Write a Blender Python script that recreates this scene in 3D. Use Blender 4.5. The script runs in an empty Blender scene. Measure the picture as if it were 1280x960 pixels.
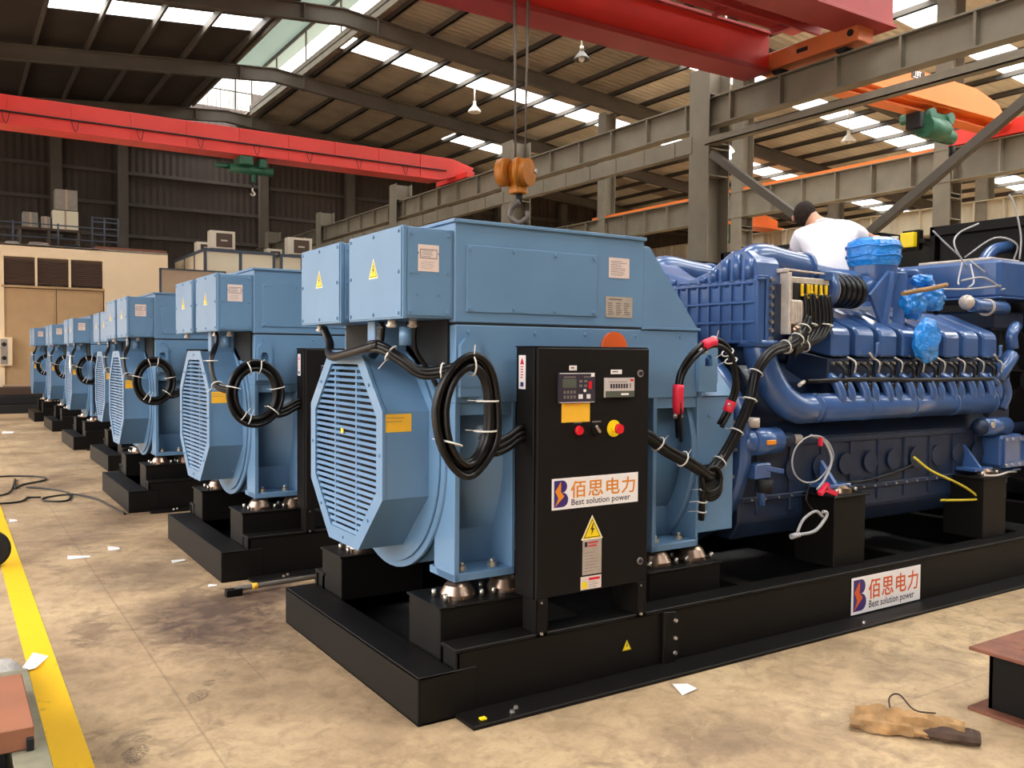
import bpy, bmesh, math, random
from mathutils import Vector, Matrix
random.seed(7)
SC = bpy.context.scene
COL = SC.collection
PI = math.pi

# ------------------------------------------------------------------ materials
def lin(c):
    return tuple((v/255/12.92 if v/255 <= .04045 else ((v/255+.055)/1.055)**2.4) for v in c)
MATS = {}
def mat(name, rgb, rough=.5, metal=0., noise=0., scale=8., bump=0., coat=0., emit=None, estr=0., spec=.5, alpha=1., trans=0.):
    m = bpy.data.materials.new(name); m.use_nodes = True
    nt = m.node_tree; b = nt.nodes['Principled BSDF']
    c = lin(rgb)
    b.inputs['Base Color'].default_value = (*c, 1)
    b.inputs['Roughness'].default_value = rough
    b.inputs['Metallic'].default_value = metal
    b.inputs['Specular IOR Level'].default_value = spec
    b.inputs['Coat Weight'].default_value = coat
    b.inputs['Alpha'].default_value = alpha
    b.inputs['Transmission Weight'].default_value = trans
    if emit:
        b.inputs['Emission Color'].default_value = (*lin(emit), 1); b.inputs['Emission Strength'].default_value = estr
    if noise or bump:
        tc = nt.nodes.new('ShaderNodeTexCoord'); n = nt.nodes.new('ShaderNodeTexNoise')
        n.inputs['Scale'].default_value = scale; n.inputs['Detail'].default_value = 5
        nt.links.new(tc.outputs['Object'], n.inputs['Vector'])
        if noise:
            r = nt.nodes.new('ShaderNodeValToRGB')
            r.color_ramp.elements[0].position = .3; r.color_ramp.elements[1].position = .7
            r.color_ramp.elements[0].color = (*[v*(1-noise) for v in c], 1)
            r.color_ramp.elements[1].color = (*[min(1, v*(1+noise)) for v in c], 1)
            nt.links.new(n.outputs['Fac'], r.inputs['Fac']); nt.links.new(r.outputs['Color'], b.inputs['Base Color'])
        if bump:
            bp = nt.nodes.new('ShaderNodeBump'); bp.inputs['Strength'].default_value = bump; bp.inputs['Distance'].default_value = .02
            nt.links.new(n.outputs['Fac'], bp.inputs['Height']); nt.links.new(bp.outputs['Normal'], b.inputs['Normal'])
    MATS[name] = m
    return m

BLUE = mat('alternator_paint', (100, 135, 168), .42, noise=.05, scale=3, coat=.15)
EBLUE = mat('engine_paint', (58, 90, 142), .3, noise=.12, scale=6, coat=.5)
EDARK = mat('engine_casting_shaded', (24, 40, 66), .5, noise=.25, scale=9, bump=.15)  # low and recessed engine parts, their shade darkened into the blue
BLACK = mat('black_paint', (15, 12, 10), .5, spec=.22, noise=.12, scale=5)
CABB = mat('cabinet_black', (19, 15, 13), .6, spec=.2, noise=.06, scale=30)
DARK = mat('dark_inside', (12, 12, 13), .7)
RUBBER = mat('cable_rubber', (16, 13, 12), .36, spec=.35, noise=.1, scale=20)
TIE = mat('tie_white', (225, 220, 212), .4)
STEEL = mat('zinc_steel', (200, 192, 180), .3, metal=.9, noise=.1)
BRASSY = mat('mount_steel', (165, 140, 122), .28, metal=.95)
WHITE = mat('white_label', (244, 236, 232), .45)
PINKISH = mat('pale_plate', (226, 205, 196), .35, noise=.04, scale=40)
SILVER = mat('silver_plate', (200, 186, 172), .35, metal=.4, noise=.08, scale=30)
GREYINK = mat('grey_ink', (120, 108, 104), .6)
YELLOW = mat('warning_yellow', (248, 214, 20), .4)
AMBER = mat('amber_label', (252, 190, 52), .45, noise=.03, scale=25)
ORANGE = mat('sign_orange', (232, 140, 30), .45)
ORANGER = mat('sign_orange_red', (222, 92, 30), .45)
PURPLE = mat('sign_purple', (58, 38, 110), .45)
RED = mat('red_plastic', (220, 24, 40), .35)
TAPE = mat('red_tape', (226, 40, 70), .4)
INK = mat('dark_ink', (45, 35, 50), .6)
LCD = mat('lcd_glass', (92, 96, 84), .2)
METER = mat('meter_face', (205, 192, 186), .3)
CAST = mat('cast_aluminium', (205, 192, 180), .45, metal=.3, noise=.15, scale=20)
CONN = mat('yellow_connector', (240, 196, 20), .4)
COPPER = mat('terminal_metal', (220, 210, 205), .3, metal=.8)
WIREW = mat('pale_wire', (170, 168, 170), .45)
WIREY = mat('yellow_wire', (214, 190, 50), .45)
GREENP = mat('hoist_green', (38, 92, 66), .5, noise=.15)
CRANER = mat('crane_red', (224, 58, 48), .45, noise=.07, scale=1.5)
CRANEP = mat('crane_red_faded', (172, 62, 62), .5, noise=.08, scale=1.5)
CRANEO = mat('crane_orange', (238, 120, 42), .45, noise=.06, scale=2)
CRANEB = mat('end_carriage_orange', (206, 112, 62), .5, noise=.08, scale=3)
HOOKO = mat('hook_block_orange', (192, 116, 30), .4, noise=.15, scale=10)
GSTEEL = mat('structural_steel', (122, 113, 97), .6, noise=.12, scale=2.5)
DSTEEL = mat('rafter_steel', (88, 80, 70), .65, noise=.12, scale=2)
PURLIN = mat('purlin_steel', (78, 70, 62), .65, noise=.12, scale=2)
ROOFP = None
SHEETL = mat('roof_sheet_shaded', (58, 49, 41), .7, noise=.12, scale=1.3)  # left slope sheets, colour darkened to stand for the lack of light
WOOD = mat('rust_brown', (120, 72, 52), .7, noise=.25, scale=12, bump=.2)
CREAM = mat('office_render', (238, 212, 176), .8, noise=.03, scale=2)
PANELW = mat('booth_panel', (232, 218, 190), .55, noise=.03, scale=2)
TAN = mat('tan_door', (184, 150, 108), .6, noise=.06, scale=3)
TAN2 = mat('tan_panel', (190, 160, 130), .6, noise=.05, scale=3)
SHUT = mat('louvre_brown', (78, 56, 42), .7)
BSTEEL = mat('booth_frame', (70, 78, 92), .5)
ACW = mat('ac_casing', (214, 202, 184), .5)
ACG = mat('ac_grille', (96, 80, 68), .6)
CARD = mat('carton', (150, 140, 130), .8, noise=.1)
SKIN = mat('skin', (196, 142, 112), .5)
HAIR = mat('hair', (44, 33, 27), .75, noise=.35, scale=70, bump=.6, spec=.2)
SHIRT = mat('white_tshirt', (236, 234, 244), .8, noise=.02, scale=8)
TROUS = mat('dark_trousers', (48, 52, 66), .8)
PAPER = mat('paper_white', (240, 236, 230), .7)
GGREEN = mat('worn_green_steel', (128, 122, 100), .7, noise=.2, scale=14)
PLATEB = mat('primer_brown_plate', (154, 98, 70), .6, noise=.1, scale=6)
ROPE = mat('wire_rope', (120, 112, 104), .5, metal=.5)
LAMPW = mat('lamp_shade_white', (222, 214, 200), .45)
GLOVE = mat('burnt_cardboard', (158, 122, 80), .85, noise=.35, scale=14, bump=.4)
GLOVED = mat('charred_cardboard', (70, 50, 38), .85, noise=.35, scale=18, bump=.4)
RUBB = mat('tyre_rubber', (22, 20, 20), .8)

def wrap_material(name, rgb, scale):
    m = mat(name, rgb, .2, coat=.6)
    nt = m.node_tree; b = nt.nodes['Principled BSDF']
    tc = nt.nodes.new('ShaderNodeTexCoord'); n = nt.nodes.new('ShaderNodeTexNoise')
    n.inputs['Scale'].default_value = scale; n.inputs['Detail'].default_value = 6; n.inputs['Distortion'].default_value = 1.5
    nt.links.new(tc.outputs['Object'], n.inputs['Vector'])
    bp = nt.nodes.new('ShaderNodeBump'); bp.inputs['Strength'].default_value = .9; bp.inputs['Distance'].default_value = .03
    nt.links.new(n.outputs['Fac'], bp.inputs['Height']); nt.links.new(bp.outputs['Normal'], b.inputs['Normal'])
    return m
WRAP = wrap_material('blue_film', (20, 140, 236), 16)
FILM = mat('clear_film', (214, 206, 196), .25, alpha=.8, coat=.5, bump=.8, scale=22)

def corr_material(name, rgb, axis, pitch, noise=.12, rough=.7):
    """painted profiled sheet: ribs as bump along one axis"""
    m = mat(name, rgb, rough, noise=noise, scale=1.2)
    nt = m.node_tree; b = nt.nodes['Principled BSDF']
    tc = nt.nodes.new('ShaderNodeTexCoord'); w = nt.nodes.new('ShaderNodeTexWave')
    w.wave_type = 'BANDS'; w.bands_direction = axis; w.wave_profile = 'SIN'
    w.inputs['Scale'].default_value = 2*PI/20/pitch; w.inputs['Distortion'].default_value = 0
    nt.links.new(tc.outputs['Object'], w.inputs['Vector'])
    bp = nt.nodes.new('ShaderNodeBump'); bp.inputs['Strength'].default_value = .8; bp.inputs['Distance'].default_value = .03
    nt.links.new(w.outputs['Fac'], bp.inputs['Height']); nt.links.new(bp.outputs['Normal'], b.inputs['Normal'])
    return m
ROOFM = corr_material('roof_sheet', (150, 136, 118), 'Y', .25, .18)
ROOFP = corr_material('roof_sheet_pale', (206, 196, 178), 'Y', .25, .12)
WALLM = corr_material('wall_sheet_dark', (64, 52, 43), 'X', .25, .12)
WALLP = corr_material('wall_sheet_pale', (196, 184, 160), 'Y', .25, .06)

def skylight_material():
    m = bpy.data.materials.new('skylight_sheet'); m.use_nodes = True
    nt = m.node_tree; nt.nodes.clear()
    o = nt.nodes.new('ShaderNodeOutputMaterial'); mx = nt.nodes.new('ShaderNodeMixShader')
    t = nt.nodes.new('ShaderNodeBsdfTransparent'); d = nt.nodes.new('ShaderNodeBsdfTranslucent')
    t.inputs['Color'].default_value = (.95, .95, .93, 1); d.inputs['Color'].default_value = (.9, .9, .86, 1)
    mx.inputs[0].default_value = .35
    nt.links.new(t.outputs[0], mx.inputs[1]); nt.links.new(d.outputs[0], mx.inputs[2]); nt.links.new(mx.outputs[0], o.inputs[0])
    return m
SKYL = skylight_material()
def frosted_material():
    m = bpy.data.materials.new('monitor_sheet'); m.use_nodes = True
    nt = m.node_tree; nt.nodes.clear()
    o = nt.nodes.new('ShaderNodeOutputMaterial'); mx = nt.nodes.new('ShaderNodeMixShader')
    t = nt.nodes.new('ShaderNodeBsdfTranslucent'); d = nt.nodes.new('ShaderNodeBsdfDiffuse')
    t.inputs['Color'].default_value = (.27, .31, .28, 1); d.inputs['Color'].default_value = (.42, .47, .43, 1)
    mx.inputs[0].default_value = .5
    nt.links.new(t.outputs[0], mx.inputs[1]); nt.links.new(d.outputs[0], mx.inputs[2]); nt.links.new(mx.outputs[0], o.inputs[0])
    return m
FROST = frosted_material()

def floor_material():
    m = bpy.data.materials.new('concrete_floor'); m.use_nodes = True
    nt = m.node_tree; b = nt.nodes['Principled BSDF']; N = nt.nodes; Lk = nt.links
    tc = N.new('ShaderNodeTexCoord')
    def noise(scale, detail=6, dist=0., rough=.6):
        n = N.new('ShaderNodeTexNoise'); n.inputs['Scale'].default_value = scale; n.inputs['Detail'].default_value = detail
        n.inputs['Distortion'].default_value = dist; n.inputs['Roughness'].default_value = rough
        Lk.new(tc.outputs['Object'], n.inputs['Vector']); return n
    def ramp(src, stops):
        r = N.new('ShaderNodeValToRGB'); e = r.color_ramp.elements
        while len(e) < len(stops): e.new(.5)
        for k, (p, c) in enumerate(stops):
            e[k].position = p; e[k].color = (*c, 1) if len(c) == 3 else c
        Lk.new(src, r.inputs['Fac']); return r
    def mix(fac, a, bcol, mode='MIX'):
        x = N.new('ShaderNodeMix'); x.data_type = 'RGBA'; x.blend_type = mode
        if isinstance(fac, float): x.inputs[0].default_value = fac
        else: Lk.new(fac, x.inputs[0])
        Lk.new(a, x.inputs[6])
        if isinstance(bcol, tuple): x.inputs[7].default_value = (*bcol, 1)
        else: Lk.new(bcol, x.inputs[7])
        return x.outputs[2]
    def math_(op, a, v=None):
        x = N.new('ShaderNodeMath'); x.operation = op; x.use_clamp = False
        if isinstance(a, (int, float)): x.inputs[0].default_value = a
        else: Lk.new(a, x.inputs[0])
        if v is not None:
            if isinstance(v, (int, float)): x.inputs[1].default_value = v
            else: Lk.new(v, x.inputs[1])
        return x.outputs[0]
    c1 = ramp(noise(.9, 8, .4).outputs['Fac'], [(.3, lin((140, 115, 88))), (.5, lin((180, 152, 117))), (.72, lin((206, 178, 138)))])
    c2 = ramp(noise(7, 8, .8, .7).outputs['Fac'], [(.34, (.62, .6, .58)), (.55, (1, 1, 1)), (.75, (1.0, 1.0, 1.0))])
    col = mix(.75, c1.outputs[0], c2.outputs[0], 'MULTIPLY')
    c3 = ramp(noise(38, 6, .3, .75).outputs['Fac'], [(.33, (.7, .68, .66)), (.5, (1, 1, 1)), (.7, (1, 1, 1))])
    col = mix(.55, col, c3.outputs[0], 'MULTIPLY')
    big = ramp(noise(.42, 4, .8).outputs['Fac'], [(.42, (0, 0, 0)), (.62, (1, 1, 1))])
    fine = ramp(noise(3.4, 8, 1.6, .68).outputs['Fac'], [(.5, (0, 0, 0)), (.64, (1, 1, 1))])
    scat = math_('MULTIPLY', big.outputs[0], fine.outputs[0])
    col = mix(math_('MULTIPLY', scat, .62), col, lin((98, 78, 64)))
    # stains with a place of their own: (x, y, rx, ry, strength)
    sep = N.new('ShaderNodeSeparateXYZ'); Lk.new(tc.outputs['Object'], sep.inputs[0])
    dn = noise(5.5, 6, 1.2, .65)
    dx = math_('MULTIPLY', math_('SUBTRACT', dn.outputs['Fac'], .5), .55)
    total = None
    for (x, y, rx, ry, s) in [(-.35, 2.1, .5, .8, 1.), (.0, 2.5, .45, .35, 1.), (-.55, 3.5, .45, .5, .45), (-.3, 1.75, .3, .3, .9),
                              (-1.02, 2.25, .12, .4, .6), (-.15, 1.5, .2, .3, .5), (2.0, -.15, .3, .1, .5), (-.75, 5.6, .5, .7, .35), (1.75, -1.0, .35, .2, .4),
                              (1.0, -.75, .35, .25, .35), (2.7, -.7, .5, .22, .35), (-.9, 8.8, .8, .5, .3)]:
        ax = math_('DIVIDE', math_('ADD', math_('SUBTRACT', sep.outputs[0], x), dx), rx)
        ay = math_('DIVIDE', math_('ADD', math_('SUBTRACT', sep.outputs[1], y), dx), ry)
        d = math_('SQRT', math_('ADD', math_('MULTIPLY', ax, ax), math_('MULTIPLY', ay, ay)))
        k = N.new('ShaderNodeMapRange'); k.inputs['From Min'].default_value = 1.1; k.inputs['From Max'].default_value = .55
        k.inputs['To Max'].default_value = s; Lk.new(d, k.inputs['Value'])
        total = k.outputs[0] if total is None else math_('MAXIMUM', total, k.outputs[0])
    st = math_('MULTIPLY', total, ramp(noise(4.2, 7, .8, .7).outputs['Fac'], [(.28, (.45, .45, .45)), (.55, (1, 1, 1))]).outputs[0])
    col = mix(math_('MULTIPLY', st, .95), col, lin((84, 64, 54)))
    # boot prints: sole = heel + ball with tread bars
    for (x, y, a) in [(-1.09, .43, -.35), (-.71, .93, -.5), (-.31, 1.64, -.6)]:
        ca, sa = math.cos(a), math.sin(a)
        px = math_('SUBTRACT', sep.outputs[0], x); py = math_('SUBTRACT', sep.outputs[1], y)
        u = math_('ADD', math_('MULTIPLY', px, ca), math_('MULTIPLY', py, sa))
        v = math_('ADD', math_('SUBTRACT', math_('MULTIPLY', py, ca), math_('MULTIPLY', px, sa)), math_('MULTIPLY', dx, .22))
        u = math_('ADD', u, math_('MULTIPLY', dx, .16))
        for (v0, ru, rv) in [(-.05, .05, .085), (.11, .035, .045)]:
            au = math_('DIVIDE', u, ru); av = math_('DIVIDE', math_('SUBTRACT', v, v0), rv)
            d = math_('ADD', math_('MULTIPLY', au, au), math_('MULTIPLY', av, av))
            inside = math_('LESS_THAN', d, 1.)
            bars = math_('GREATER_THAN', math_('SINE', math_('MULTIPLY', math_('ADD', v, math_('MULTIPLY', math_('ABSOLUTE', u), .6)), 330)), -.35)
            f = math_('MULTIPLY', math_('MULTIPLY', inside, bars), math_('MULTIPLY', fine.outputs[0], .35))
            f2 = math_('ADD', f, math_('MULTIPLY', math_('MULTIPLY', inside, bars), .6))
            col = mix(f2, col, lin((88, 72, 58)))
    # slab joints (cast lines in the concrete)
    for (axis, v, w, lo, hi) in [(0, -.82, .006, -9, 60), (0, -.4, .004, .9, 1.9), (1, -.97, .005, 1.6, 3.6), (1, 5.9, .006, -9, 0), (1, 11.7, .008, -9, 60)]:
        o_ = 1-axis
        d = math_('ABSOLUTE', math_('ADD', math_('SUBTRACT', sep.outputs[axis], v), math_('MULTIPLY', dx, .02)))
        inl = math_('MULTIPLY', math_('LESS_THAN', d, w), math_('MULTIPLY', math_('GREATER_THAN', sep.outputs[o_], lo), math_('LESS_THAN', sep.outputs[o_], hi)))
        col = mix(math_('MULTIPLY', inl, .3), col, lin((96, 78, 60)))
    grit = ramp(noise(16, 8, 1.2, .75).outputs['Fac'], [(.62, (0, 0, 0)), (.7, (1, 1, 1))])
    col = mix(math_('MULTIPLY', grit.outputs[0], .3), col, lin((230, 208, 172)))
    spot = ramp(noise(11, 7, .6, .7).outputs['Fac'], [(.64, (0, 0, 0)), (.7, (1, 1, 1))])
    col = mix(math_('MULTIPLY', spot.outputs[0], .5), col, lin((92, 74, 60)))
    Lk.new(col, b.inputs['Base Color'])
    rr = ramp(noise(2.2, 5, .5).outputs['Fac'], [(.3, (.42, .42, .42)), (.7, (.72, .72, .72))]); Lk.new(rr.outputs[0], b.inputs['Roughness'])
    b.inputs['Specular IOR Level'].default_value = .35
    bp = N.new('ShaderNodeBump'); bp.inputs['Strength'].default_value = .25; bp.inputs['Distance'].default_value = .01
    Lk.new(c3.outputs[0], bp.inputs['Height']); Lk.new(bp.outputs['Normal'], b.inputs['Normal'])
    return m
FLOORM = floor_material()
def stripe_material():
    m = mat('yellow_floor_paint', (250, 206, 10), .5)
    nt = m.node_tree; b = nt.nodes['Principled BSDF']
    tc = nt.nodes.new('ShaderNodeTexCoord'); n = nt.nodes.new('ShaderNodeTexNoise'); n.inputs['Scale'].default_value = 9; n.inputs['Detail'].default_value = 7
    n.inputs['Distortion'].default_value = .8
    nt.links.new(tc.outputs['Object'], n.inputs['Vector'])
    r = nt.nodes.new('ShaderNodeValToRGB'); r.color_ramp.elements[0].position = .22; r.color_ramp.elements[0].color = (*lin((196, 150, 40)), 1)
    r.color_ramp.elements[1].position = .34; r.color_ramp.elements[1].color = (*lin((244, 192, 6)), 1)
    nt.links.new(n.outputs['Fac'], r.inputs['Fac']); nt.links.new(r.outputs['Color'], b.inputs['Base Color'])
    return m
STRIPE = stripe_material()

# ------------------------------------------------------------------ mesh builder
def smooth_path(pts, sub=6, cyc=False):
    P = [Vector(p) for p in pts]; n = len(P); out = []
    if n < 3 and not cyc: return P
    rng = range(n) if cyc else range(n-1)
    for i in rng:
        p0 = P[(i-1) % n] if (cyc or i > 0) else P[0]*2-P[1]
        p1, p2 = P[i], P[(i+1) % n]
        p3 = P[(i+2) % n] if (cyc or i+2 < n) else P[-1]*2-P[-2]
        for k in range(sub):
            t = k/sub
            out.append(.5*((2*p1)+(p2-p0)*t+(2*p0-5*p1+4*p2-p3)*t*t+(3*p1-p0-3*p2+p3)*t**3))
    if not cyc: out.append(P[-1])
    return out

class MB:
    def __init__(s):
        s.bm = bmesh.new(); s.m = []
    def mi(s, m):
        if m is None: return 0
        if m not in s.m: s.m.append(m)
        return s.m.index(m)
    def _fin(s, faces, m, sm=False):
        k = s.mi(m)
        for f in faces: f.material_index = k; f.smooth = sm
    def hexa(s, co, m=None, b=0., seg=1):
        v = [s.bm.verts.new(c) for c in co]
        fs = [s.bm.faces.new([v[i] for i in q]) for q in ((0, 3, 2, 1), (4, 5, 6, 7), (0, 1, 5, 4), (1, 2, 6, 5), (2, 3, 7, 6), (3, 0, 4, 7))]
        s._fin(fs, m)
        if b > 0:
            es = list({e for f in fs for e in f.edges})
            r = bmesh.ops.bevel(s.bm, geom=es, offset=b, segments=seg, profile=.5, affect='EDGES')
            s._fin(r['faces'], m, False)
        return s
    def box(s, x0, x1, y0, y1, z0, z1, m=None, b=.003):
        b = min(b, .3*min(abs(x1-x0), abs(y1-y0), abs(z1-z0)))
        return s.hexa([(x0, y0, z0), (x1, y0, z0), (x1, y1, z0), (x0, y1, z0), (x0, y0, z1), (x1, y0, z1), (x1, y1, z1), (x0, y1, z1)], m, b)
    def obox(s, M, sx, sy, sz, m=None, b=.003):
        co = [(-1, -1, -1), (1, -1, -1), (1, 1, -1), (-1, 1, -1), (-1, -1, 1), (1, -1, 1), (1, 1, 1), (-1, 1, 1)]
        return s.hexa([M @ Vector((c[0]*sx/2, c[1]*sy/2, c[2]*sz/2)) for c in co], m, min(b, .3*min(sx, sy, sz)))
    def bar(s, p0, p1, w, h, m=None, b=.003, up=(0, 0, 1)):
        p0, p1 = Vector(p0), Vector(p1); d = (p1-p0); L = d.length; d.normalize()
        u = Vector(up)
        if abs(d.dot(u)) > .98: u = Vector((1, 0, 0))
        sd = d.cross(u).normalized(); u2 = sd.cross(d)
        M = Matrix((d, sd, u2)).transposed().to_4x4(); M.translation = (p0+p1)/2
        return s.obox(M, L, w, h, m, b)
    def cyl(s, p0, p1, r, r2=None, n=20, m=None, cap=True, sm=True):
        p0, p1 = Vector(p0), Vector(p1); d = (p1-p0).normalized(); r2 = r if r2 is None else r2
        a = d.orthogonal().normalized(); c = d.cross(a)
        A = [s.bm.verts.new(p0+(a*math.cos(2*PI*i/n)+c*math.sin(2*PI*i/n))*r) for i in range(n)]
        B = [s.bm.verts.new(p1+(a*math.cos(2*PI*i/n)+c*math.sin(2*PI*i/n))*r2) for i in range(n)]
        s._fin([s.bm.faces.new((A[i], A[(i+1) % n], B[(i+1) % n], B[i])) for i in range(n)], m, sm)
        if cap: s._fin([s.bm.faces.new(A[::-1]), s.bm.faces.new(B)], m)
        return s
    def lathe(s, c, ax, prof, n=24, m=None):
        """prof: (t along axis, radius)"""
        for (t0, r0), (t1, r1) in zip(prof, prof[1:]):
            c0 = Vector(c)+Vector(ax)*t0; c1 = Vector(c)+Vector(ax)*t1
            if abs(t1-t0) < 1e-6:
                c1 = c1+Vector(ax)*1e-4
            s.cyl(c0, c1, max(r0, .0005), max(r1, .0005), n, m, cap=False)
        return s
    def tube(s, pts, r, n=8, m=None, cyc=False, sub=5, sm=True):
        P = smooth_path(pts, sub, cyc) if sub else [Vector(p) for p in pts]
        N = len(P); rings = []; a = None
        for i in range(N):
            if cyc: d = (P[(i+1) % N]-P[i-1]).normalized()
            else: d = (P[min(i+1, N-1)]-P[max(i-1, 0)]).normalized()
            if a is None: a = d.orthogonal().normalized()
            else:
                a = (a-d*a.dot(d))
                a = a.normalized() if a.length > 1e-6 else d.orthogonal().normalized()
            c = d.cross(a); rr = r(i/(N-1)) if callable(r) else r
            rings.append([s.bm.verts.new(P[i]+(a*math.cos(2*PI*k/n)+c*math.sin(2*PI*k/n))*rr) for k in range(n)])
        fs = []
        for i in range(N if cyc else N-1):
            A, B = rings[i], rings[(i+1) % N]
            off = 0
            if cyc and i == N-1:
                off = min(range(n), key=lambda o: (A[0].co-B[o].co).length)
            fs += [s.bm.faces.new((A[k], A[(k+1) % n], B[(k+1+off) % n], B[(k+off) % n])) for k in range(n)]
        s._fin(fs, m, sm)
        if not cyc: s._fin([s.bm.faces.new(rings[0][::-1]), s.bm.faces.new(rings[-1])], m)
        return s
    def prism(s, poly, axis, a, b_, m=None, bev=0., sm=False):
        def P(u, v, t):
            return {'x': (t, u, v), 'y': (u, t, v), 'z': (u, v, t)}[axis]
        A = [s.bm.verts.new(P(u, v, a)) for u, v in poly]; B = [s.bm.verts.new(P(u, v, b_)) for u, v in poly]
        n = len(poly)
        fs = [s.bm.faces.new((A[i], A[(i+1) % n], B[(i+1) % n], B[i])) for i in range(n)]
        s._fin(fs, m, sm)
        caps = [s.bm.faces.new(A[::-1]), s.bm.faces.new(B)]; s._fin(caps, m)
        bmesh.ops.recalc_face_normals(s.bm, faces=fs+caps)
        if bev:
            es = list({e for f in fs+caps for e in f.edges})
            r = bmesh.ops.bevel(s.bm, geom=es, offset=bev, segments=1, affect='EDGES'); s._fin(r['faces'], m)
        return s
    def ring(s, outer, inner, axis, a, b_, m=None):
        """frame plate between two polygons of equal length"""
        def P(u, v, t):
            return {'x': (t, u, v), 'y': (u, t, v), 'z': (u, v, t)}[axis]
        n = len(outer)
        V = [[s.bm.verts.new(P(u, v, t)) for u, v in pl] for t in (a, b_) for pl in (outer, inner)]
        fs = []
        for i in range(n):
            j = (i+1) % n
            for q in ((V[0][i], V[0][j], V[1][j], V[1][i]), (V[2][j], V[2][i], V[3][i], V[3][j]), (V[0][j], V[0][i], V[2][i], V[2][j]), (V[1][i], V[1][j], V[3][j], V[3][i])):
                fs.append(s.bm.faces.new(q))
        s._fin(fs, m); bmesh.ops.recalc_face_normals(s.bm, faces=fs)
        return s
    def ball(s, c, r, m=None, n=14, jit=0., seed=1):
        r = (r, r, r) if isinstance(r, (int, float)) else r
        g = bmesh.ops.create_uvsphere(s.bm, u_segments=n, v_segments=max(6, n*2//3), radius=1)
        rd = random.Random(seed)
        for v in g['verts']:
            k = 1+jit*(rd.random()-.5)
            v.co = Vector((v.co.x*r[0]*k+c[0], v.co.y*r[1]*k+c[1], v.co.z*r[2]*k+c[2]))
        s._fin({f for v in g['verts'] for f in v.link_faces}, m, True)
        return s
    def bolt(s, p, ax, r=.011, h=.009, m=None):
        p = Vector(p); ax = Vector(ax)
        return s.cyl(p, p+ax*h, r, r*.8, 8, m, sm=False)
    def text(s, body, M, size, m=None, thick=0., depth=.0006, sx=1.):
        cu = bpy.data.curves.new('lettering', 'FONT'); cu.body = body; cu.size = size; cu.offset = thick; cu.resolution_u = 2
        ob = bpy.data.objects.new('lettering', cu); COL.objects.link(ob)
        bpy.context.view_layer.update()
        me = bpy.data.meshes.new_from_object(ob.evaluated_get(bpy.context.evaluated_depsgraph_get()))
        k = s.mi(m); vs = [s.bm.verts.new(M @ Vector((v.co.x*sx, v.co.y, depth))) for v in me.vertices]
        for p in me.polygons:
            try:
                f = s.bm.faces.new([vs[i] for i in p.vertices]); f.material_index = k
            except ValueError: pass
        bpy.data.objects.remove(ob); bpy.data.curves.remove(cu); bpy.data.meshes.remove(me)
        return s
    def flat(s, pts, m=None):
        f = s.bm.faces.new([s.bm.verts.new(p) for p in pts]); s._fin([f], m); return s
    def build(s, name, m=None, parent=None, label=None, shift=None):
        me = bpy.data.meshes.new(name)
        if not s.m: s.m.append(m)
        for x in s.m: me.materials.append(x if x else m)
        if shift is not None:
            for v in s.bm.verts: v.co -= Vector(shift)
        s.bm.to_mesh(me); s.bm.free()
        o = bpy.data.objects.new(name, me); COL.objects.link(o)
        if shift is not None: o.location = shift
        if parent: o.parent = parent
        if label: o['label'] = label
        return o
def tag(o, label, cat, group=None, kind=None):
    o['label'] = label; o['category'] = cat
    if group: o['group'] = group
    if kind: o['kind'] = kind
    return o
def thing(name, label, cat, loc=(0, 0, 0), group=None):
    o = bpy.data.objects.new(name, None); o.empty_display_size = .2; COL.objects.link(o); o.location = loc
    return tag(o, label, cat, group)
def struct(o, label=None):
    o['kind'] = 'structure'
    if label: o['label'] = label
    return o
def copy_tree(o, parent=None):
    c = o.copy(); COL.objects.link(c)
    if parent: c.parent = parent
    for ch in list(o.children): copy_tree(ch, c)
    return c

# ------------------------------------------------------------------ camera
f_px, yaw, pitch, roll = 1100.12, 0.9986447, -0.0316557, 0.0068778
cp, sp, cy, sy = math.cos(pitch), math.sin(pitch), math.cos(yaw), math.sin(yaw)
Fw = Vector((cy*cp, sy*cp, sp)); R0 = Vector((sy, -cy, 0)); U0 = R0.cross(Fw)
Rt = R0*math.cos(roll)+U0*math.sin(roll); Up = U0*math.cos(roll)-R0*math.sin(roll)
cam = bpy.data.cameras.new('camera'); cam.sensor_width = 36; cam.lens = f_px*36/1280; cam.clip_end = 300; cam.clip_start = .05
co = bpy.data.objects.new('camera', cam); COL.objects.link(co)
Mx = Matrix((Rt, Up, -Fw)).transposed().to_4x4(); Mx.translation = (-1.7444506, -3.4600117, 1.65)
co.matrix_world = Mx
SC.camera = co
SC.view_settings.view_transform = 'Standard'; SC.view_settings.look = 'None'; SC.view_settings.gamma = 1
SC.view_settings.use_curve_mapping = False; SC.view_settings.exposure = 0.0
SC.cycles.max_bounces = 8; SC.cycles.diffuse_bounces = 5; SC.cycles.glossy_bounces = 3; SC.cycles.transparent_max_bounces = 12
SC.cycles.sample_clamp_indirect = 6; SC.cycles.use_denoising = True
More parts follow.
